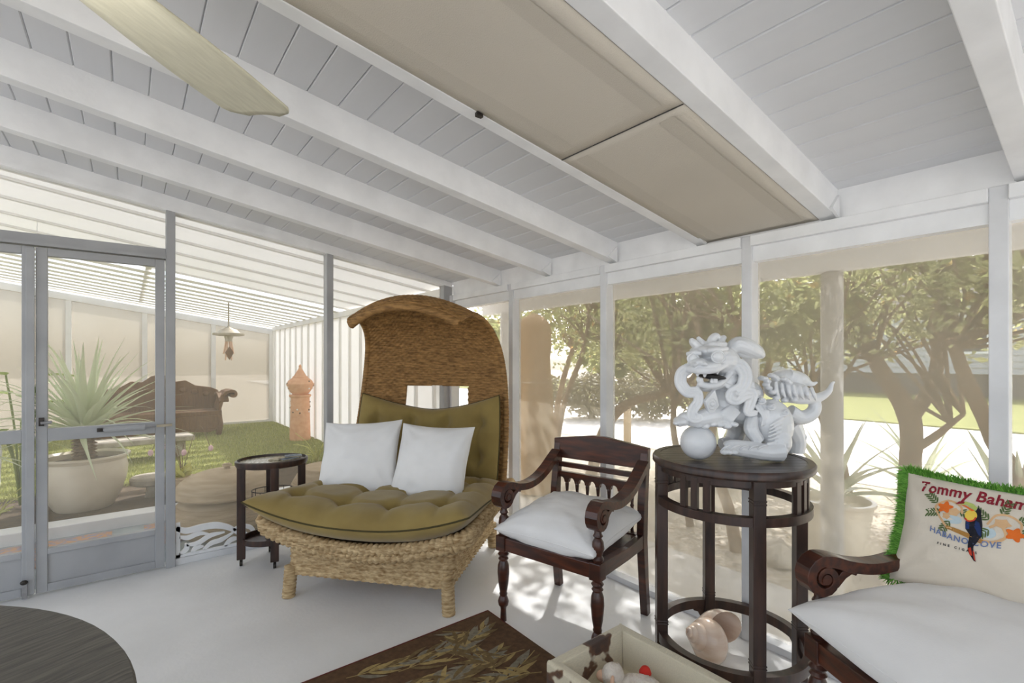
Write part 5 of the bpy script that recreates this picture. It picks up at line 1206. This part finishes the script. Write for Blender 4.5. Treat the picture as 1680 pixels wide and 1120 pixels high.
# house across the road, with far trees behind it
hs_ = thing('house', 'grey clapboard house across the road behind the trees', 'house', (26.0, 7.0, GZ+0.02))
obj('wall', bx(0, 6, -9, 5, 0.9, 3.8), 'siding', hs_); obj('foundation', bx(0.05, 6, -9, 5, 0, 0.9), 'hroof', hs_)
for k in range(12): obj('siding_board', MB().prism([(0.0,0.92+k*0.24),(-0.035,0.92+k*0.24),(0.0,1.15+k*0.24)], -9, 5, 'y'), 'siding', hs_)
obj('roof', MB().prism([(-0.6,3.8),(6.6,3.8),(3.0,6.0)], -9.5, 5.5, 'y'), 'hroof', hs_)
for y in (-6.5, -3.2, 0.2):
    w_ = obj('window', bx(-0.07, 0, y-0.55, y+0.55, 1.7, 3.1), 'white', hs_); obj('pane', bx(-0.08, -0.06, y-0.45, y+0.45, 1.8, 3.0), 'glassdark', w_)
st_ = obj('steps', bx(-1.2, 0, 2.4, 4.0, 0, 0.3), 'stone', hs_)
for k in range(1, 3): obj('step', bx(-1.2+0.4*k, 0, 2.4, 4.0, 0.3*k, 0.3*k+0.3), 'stone', st_)
dr_ = obj('door', bx(-0.06, 0, 2.7, 3.7, 0.9, 3.0), 'white', hs_); obj('door_knob', MB().ellipsoid((-0.08,2.8,1.9),(0.04,0.04,0.04),8,6), 'metal', dr_)
for i, (x, y, s_) in enumerate(((21,17,2.0),(26,23,2.2),(37,-7,2.6),(37,4,2.6),(36,15,2.6),(19,26,2.2),(27,33,2.4),(24,-14,2.4))):
    b = np.array([x, y, GZ]); t = thing('far_tree', ['broad far tree beyond the road on the left','tall far tree left of the house','far tree behind the right end of the house','tall far tree behind the house roof','far tree behind the left end of the house','far tree at the road bend','farthest tree down the road','far tree off to the right of the house'][i], 'tree', (x, y, GZ), 0, 'far trees beyond the road')
    obj('trunk', MB().tube([(0,0,0),(0.1,0,s_*0.5),(0,0.2,s_)], [0.25,0.2,0.12], 8), 'bark', t, smooth=True)
    def fn(q, n, s_=s_):
        d = q.normal(size=(n,3)); d /= np.linalg.norm(d, axis=1, keepdims=True); return np.array([0,0,s_*1.15])+d*np.array([s_,s_,s_*0.85])*q.uniform(0.5,1,(n,1))
    o = obj('foliage', leaves(1500, fn, 0.55, 60+i), 'leafA', t, clean=False); o['kind'] = 'stuff'
# low bushy hedge on the far side of the road bend
for i, (x, y, s_) in enumerate(((8.3,9.6,0.85),(9.3,8.5,0.80),(10.2,7.4,0.85),(11.2,6.3,0.75))):
    t = thing('hedge_bush', ['dull brown green bush at the left end of the far hedge','second bush from the left in the far hedge','third bush from the left in the far hedge','dull bush at the right end of the far hedge'][i], 'bush', (x, y, GZ-0.02), 0, 'hedge across the road')
    for k in range(5):
        a = k*1.3+i; obj('stem', MB().tube([(0.05*math.cos(a),0.05*math.sin(a),0),(0.3*math.cos(a),0.3*math.sin(a),0.6*s_),(0.5*math.cos(a),0.5*math.sin(a),1.1*s_)], [0.03,0.024,0.012], 6), 'bark', t, smooth=True)
    def fn(q, n, s_=s_):
        d = q.normal(size=(n,3)); d /= np.linalg.norm(d, axis=1, keepdims=True); return np.array([0,0,s_*0.78])+d*np.array([s_,s_,s_*0.75])*q.uniform(0.5,1,(n,1))
    o = obj('foliage', leaves(2200, fn, 0.13, 80+i), 'leafdull', t, clean=False); o['kind'] = 'stuff'
# broad-leaved plant and a white carved stake on the bed left of the pot
t = thing('broad_leaf_plant', 'broad green leaved plant behind the left door leaf', 'plant', (-0.78, 6.35, 0.06)); r = random.Random(3)
lf = MB(); G = []
for i in range(13):
    q = i/12; ww = 0.085*math.sin(PI*min(1,q*0.92+0.06))**0.7*(1-q**5)
    G.append([(0.30*q, ww*s, -0.10*q*q+0.02*abs(s)) for s in (-1,-0.5,0,0.5,1)])
lme = lf.grid(np.array(G)).mesh('leaf', True); lme.materials.append(M['broadleaf'])
for k in range(9):
    a = r.uniform(0, 2*PI); hgt_ = r.uniform(0.6, 1.3); dx, dy = 0.12*math.cos(a), 0.12*math.sin(a)
    st_ = obj('stalk', MB().tube(smoothpath([(0,0,0),(dx*.4,dy*.4,hgt_*.6),(dx,dy,hgt_)], 5), 0.008, 7), 'broadleaf', t, smooth=True)
    o = bpy.data.objects.new('leaf', lme); C.objects.link(o); o.parent = st_; o.location = (dx, dy, hgt_); o.rotation_euler = (0, -0.25, a)
stk = thing('garden_stake', 'white carved wooden stake behind the left door leaf', 'stake', (-0.93, 6.05, 0.06))
obj('board', MB().prism([(-0.05,0),(0.05,0),(0.075,0.55),(0.05,0.8),(0.03,1.2),(0.045,1.3),(0,1.38),(-0.045,1.3),(-0.03,1.2),(-0.05,0.8),(-0.075,0.55)], -0.02, 0.02, 'y'), 'white', stk, bevel=0.004)
obj('carved_knot', MB().ellipsoid((0,-0.022,1.29), (0.022,0.012,0.03), 12, 8), 'stone', stk, smooth=True)
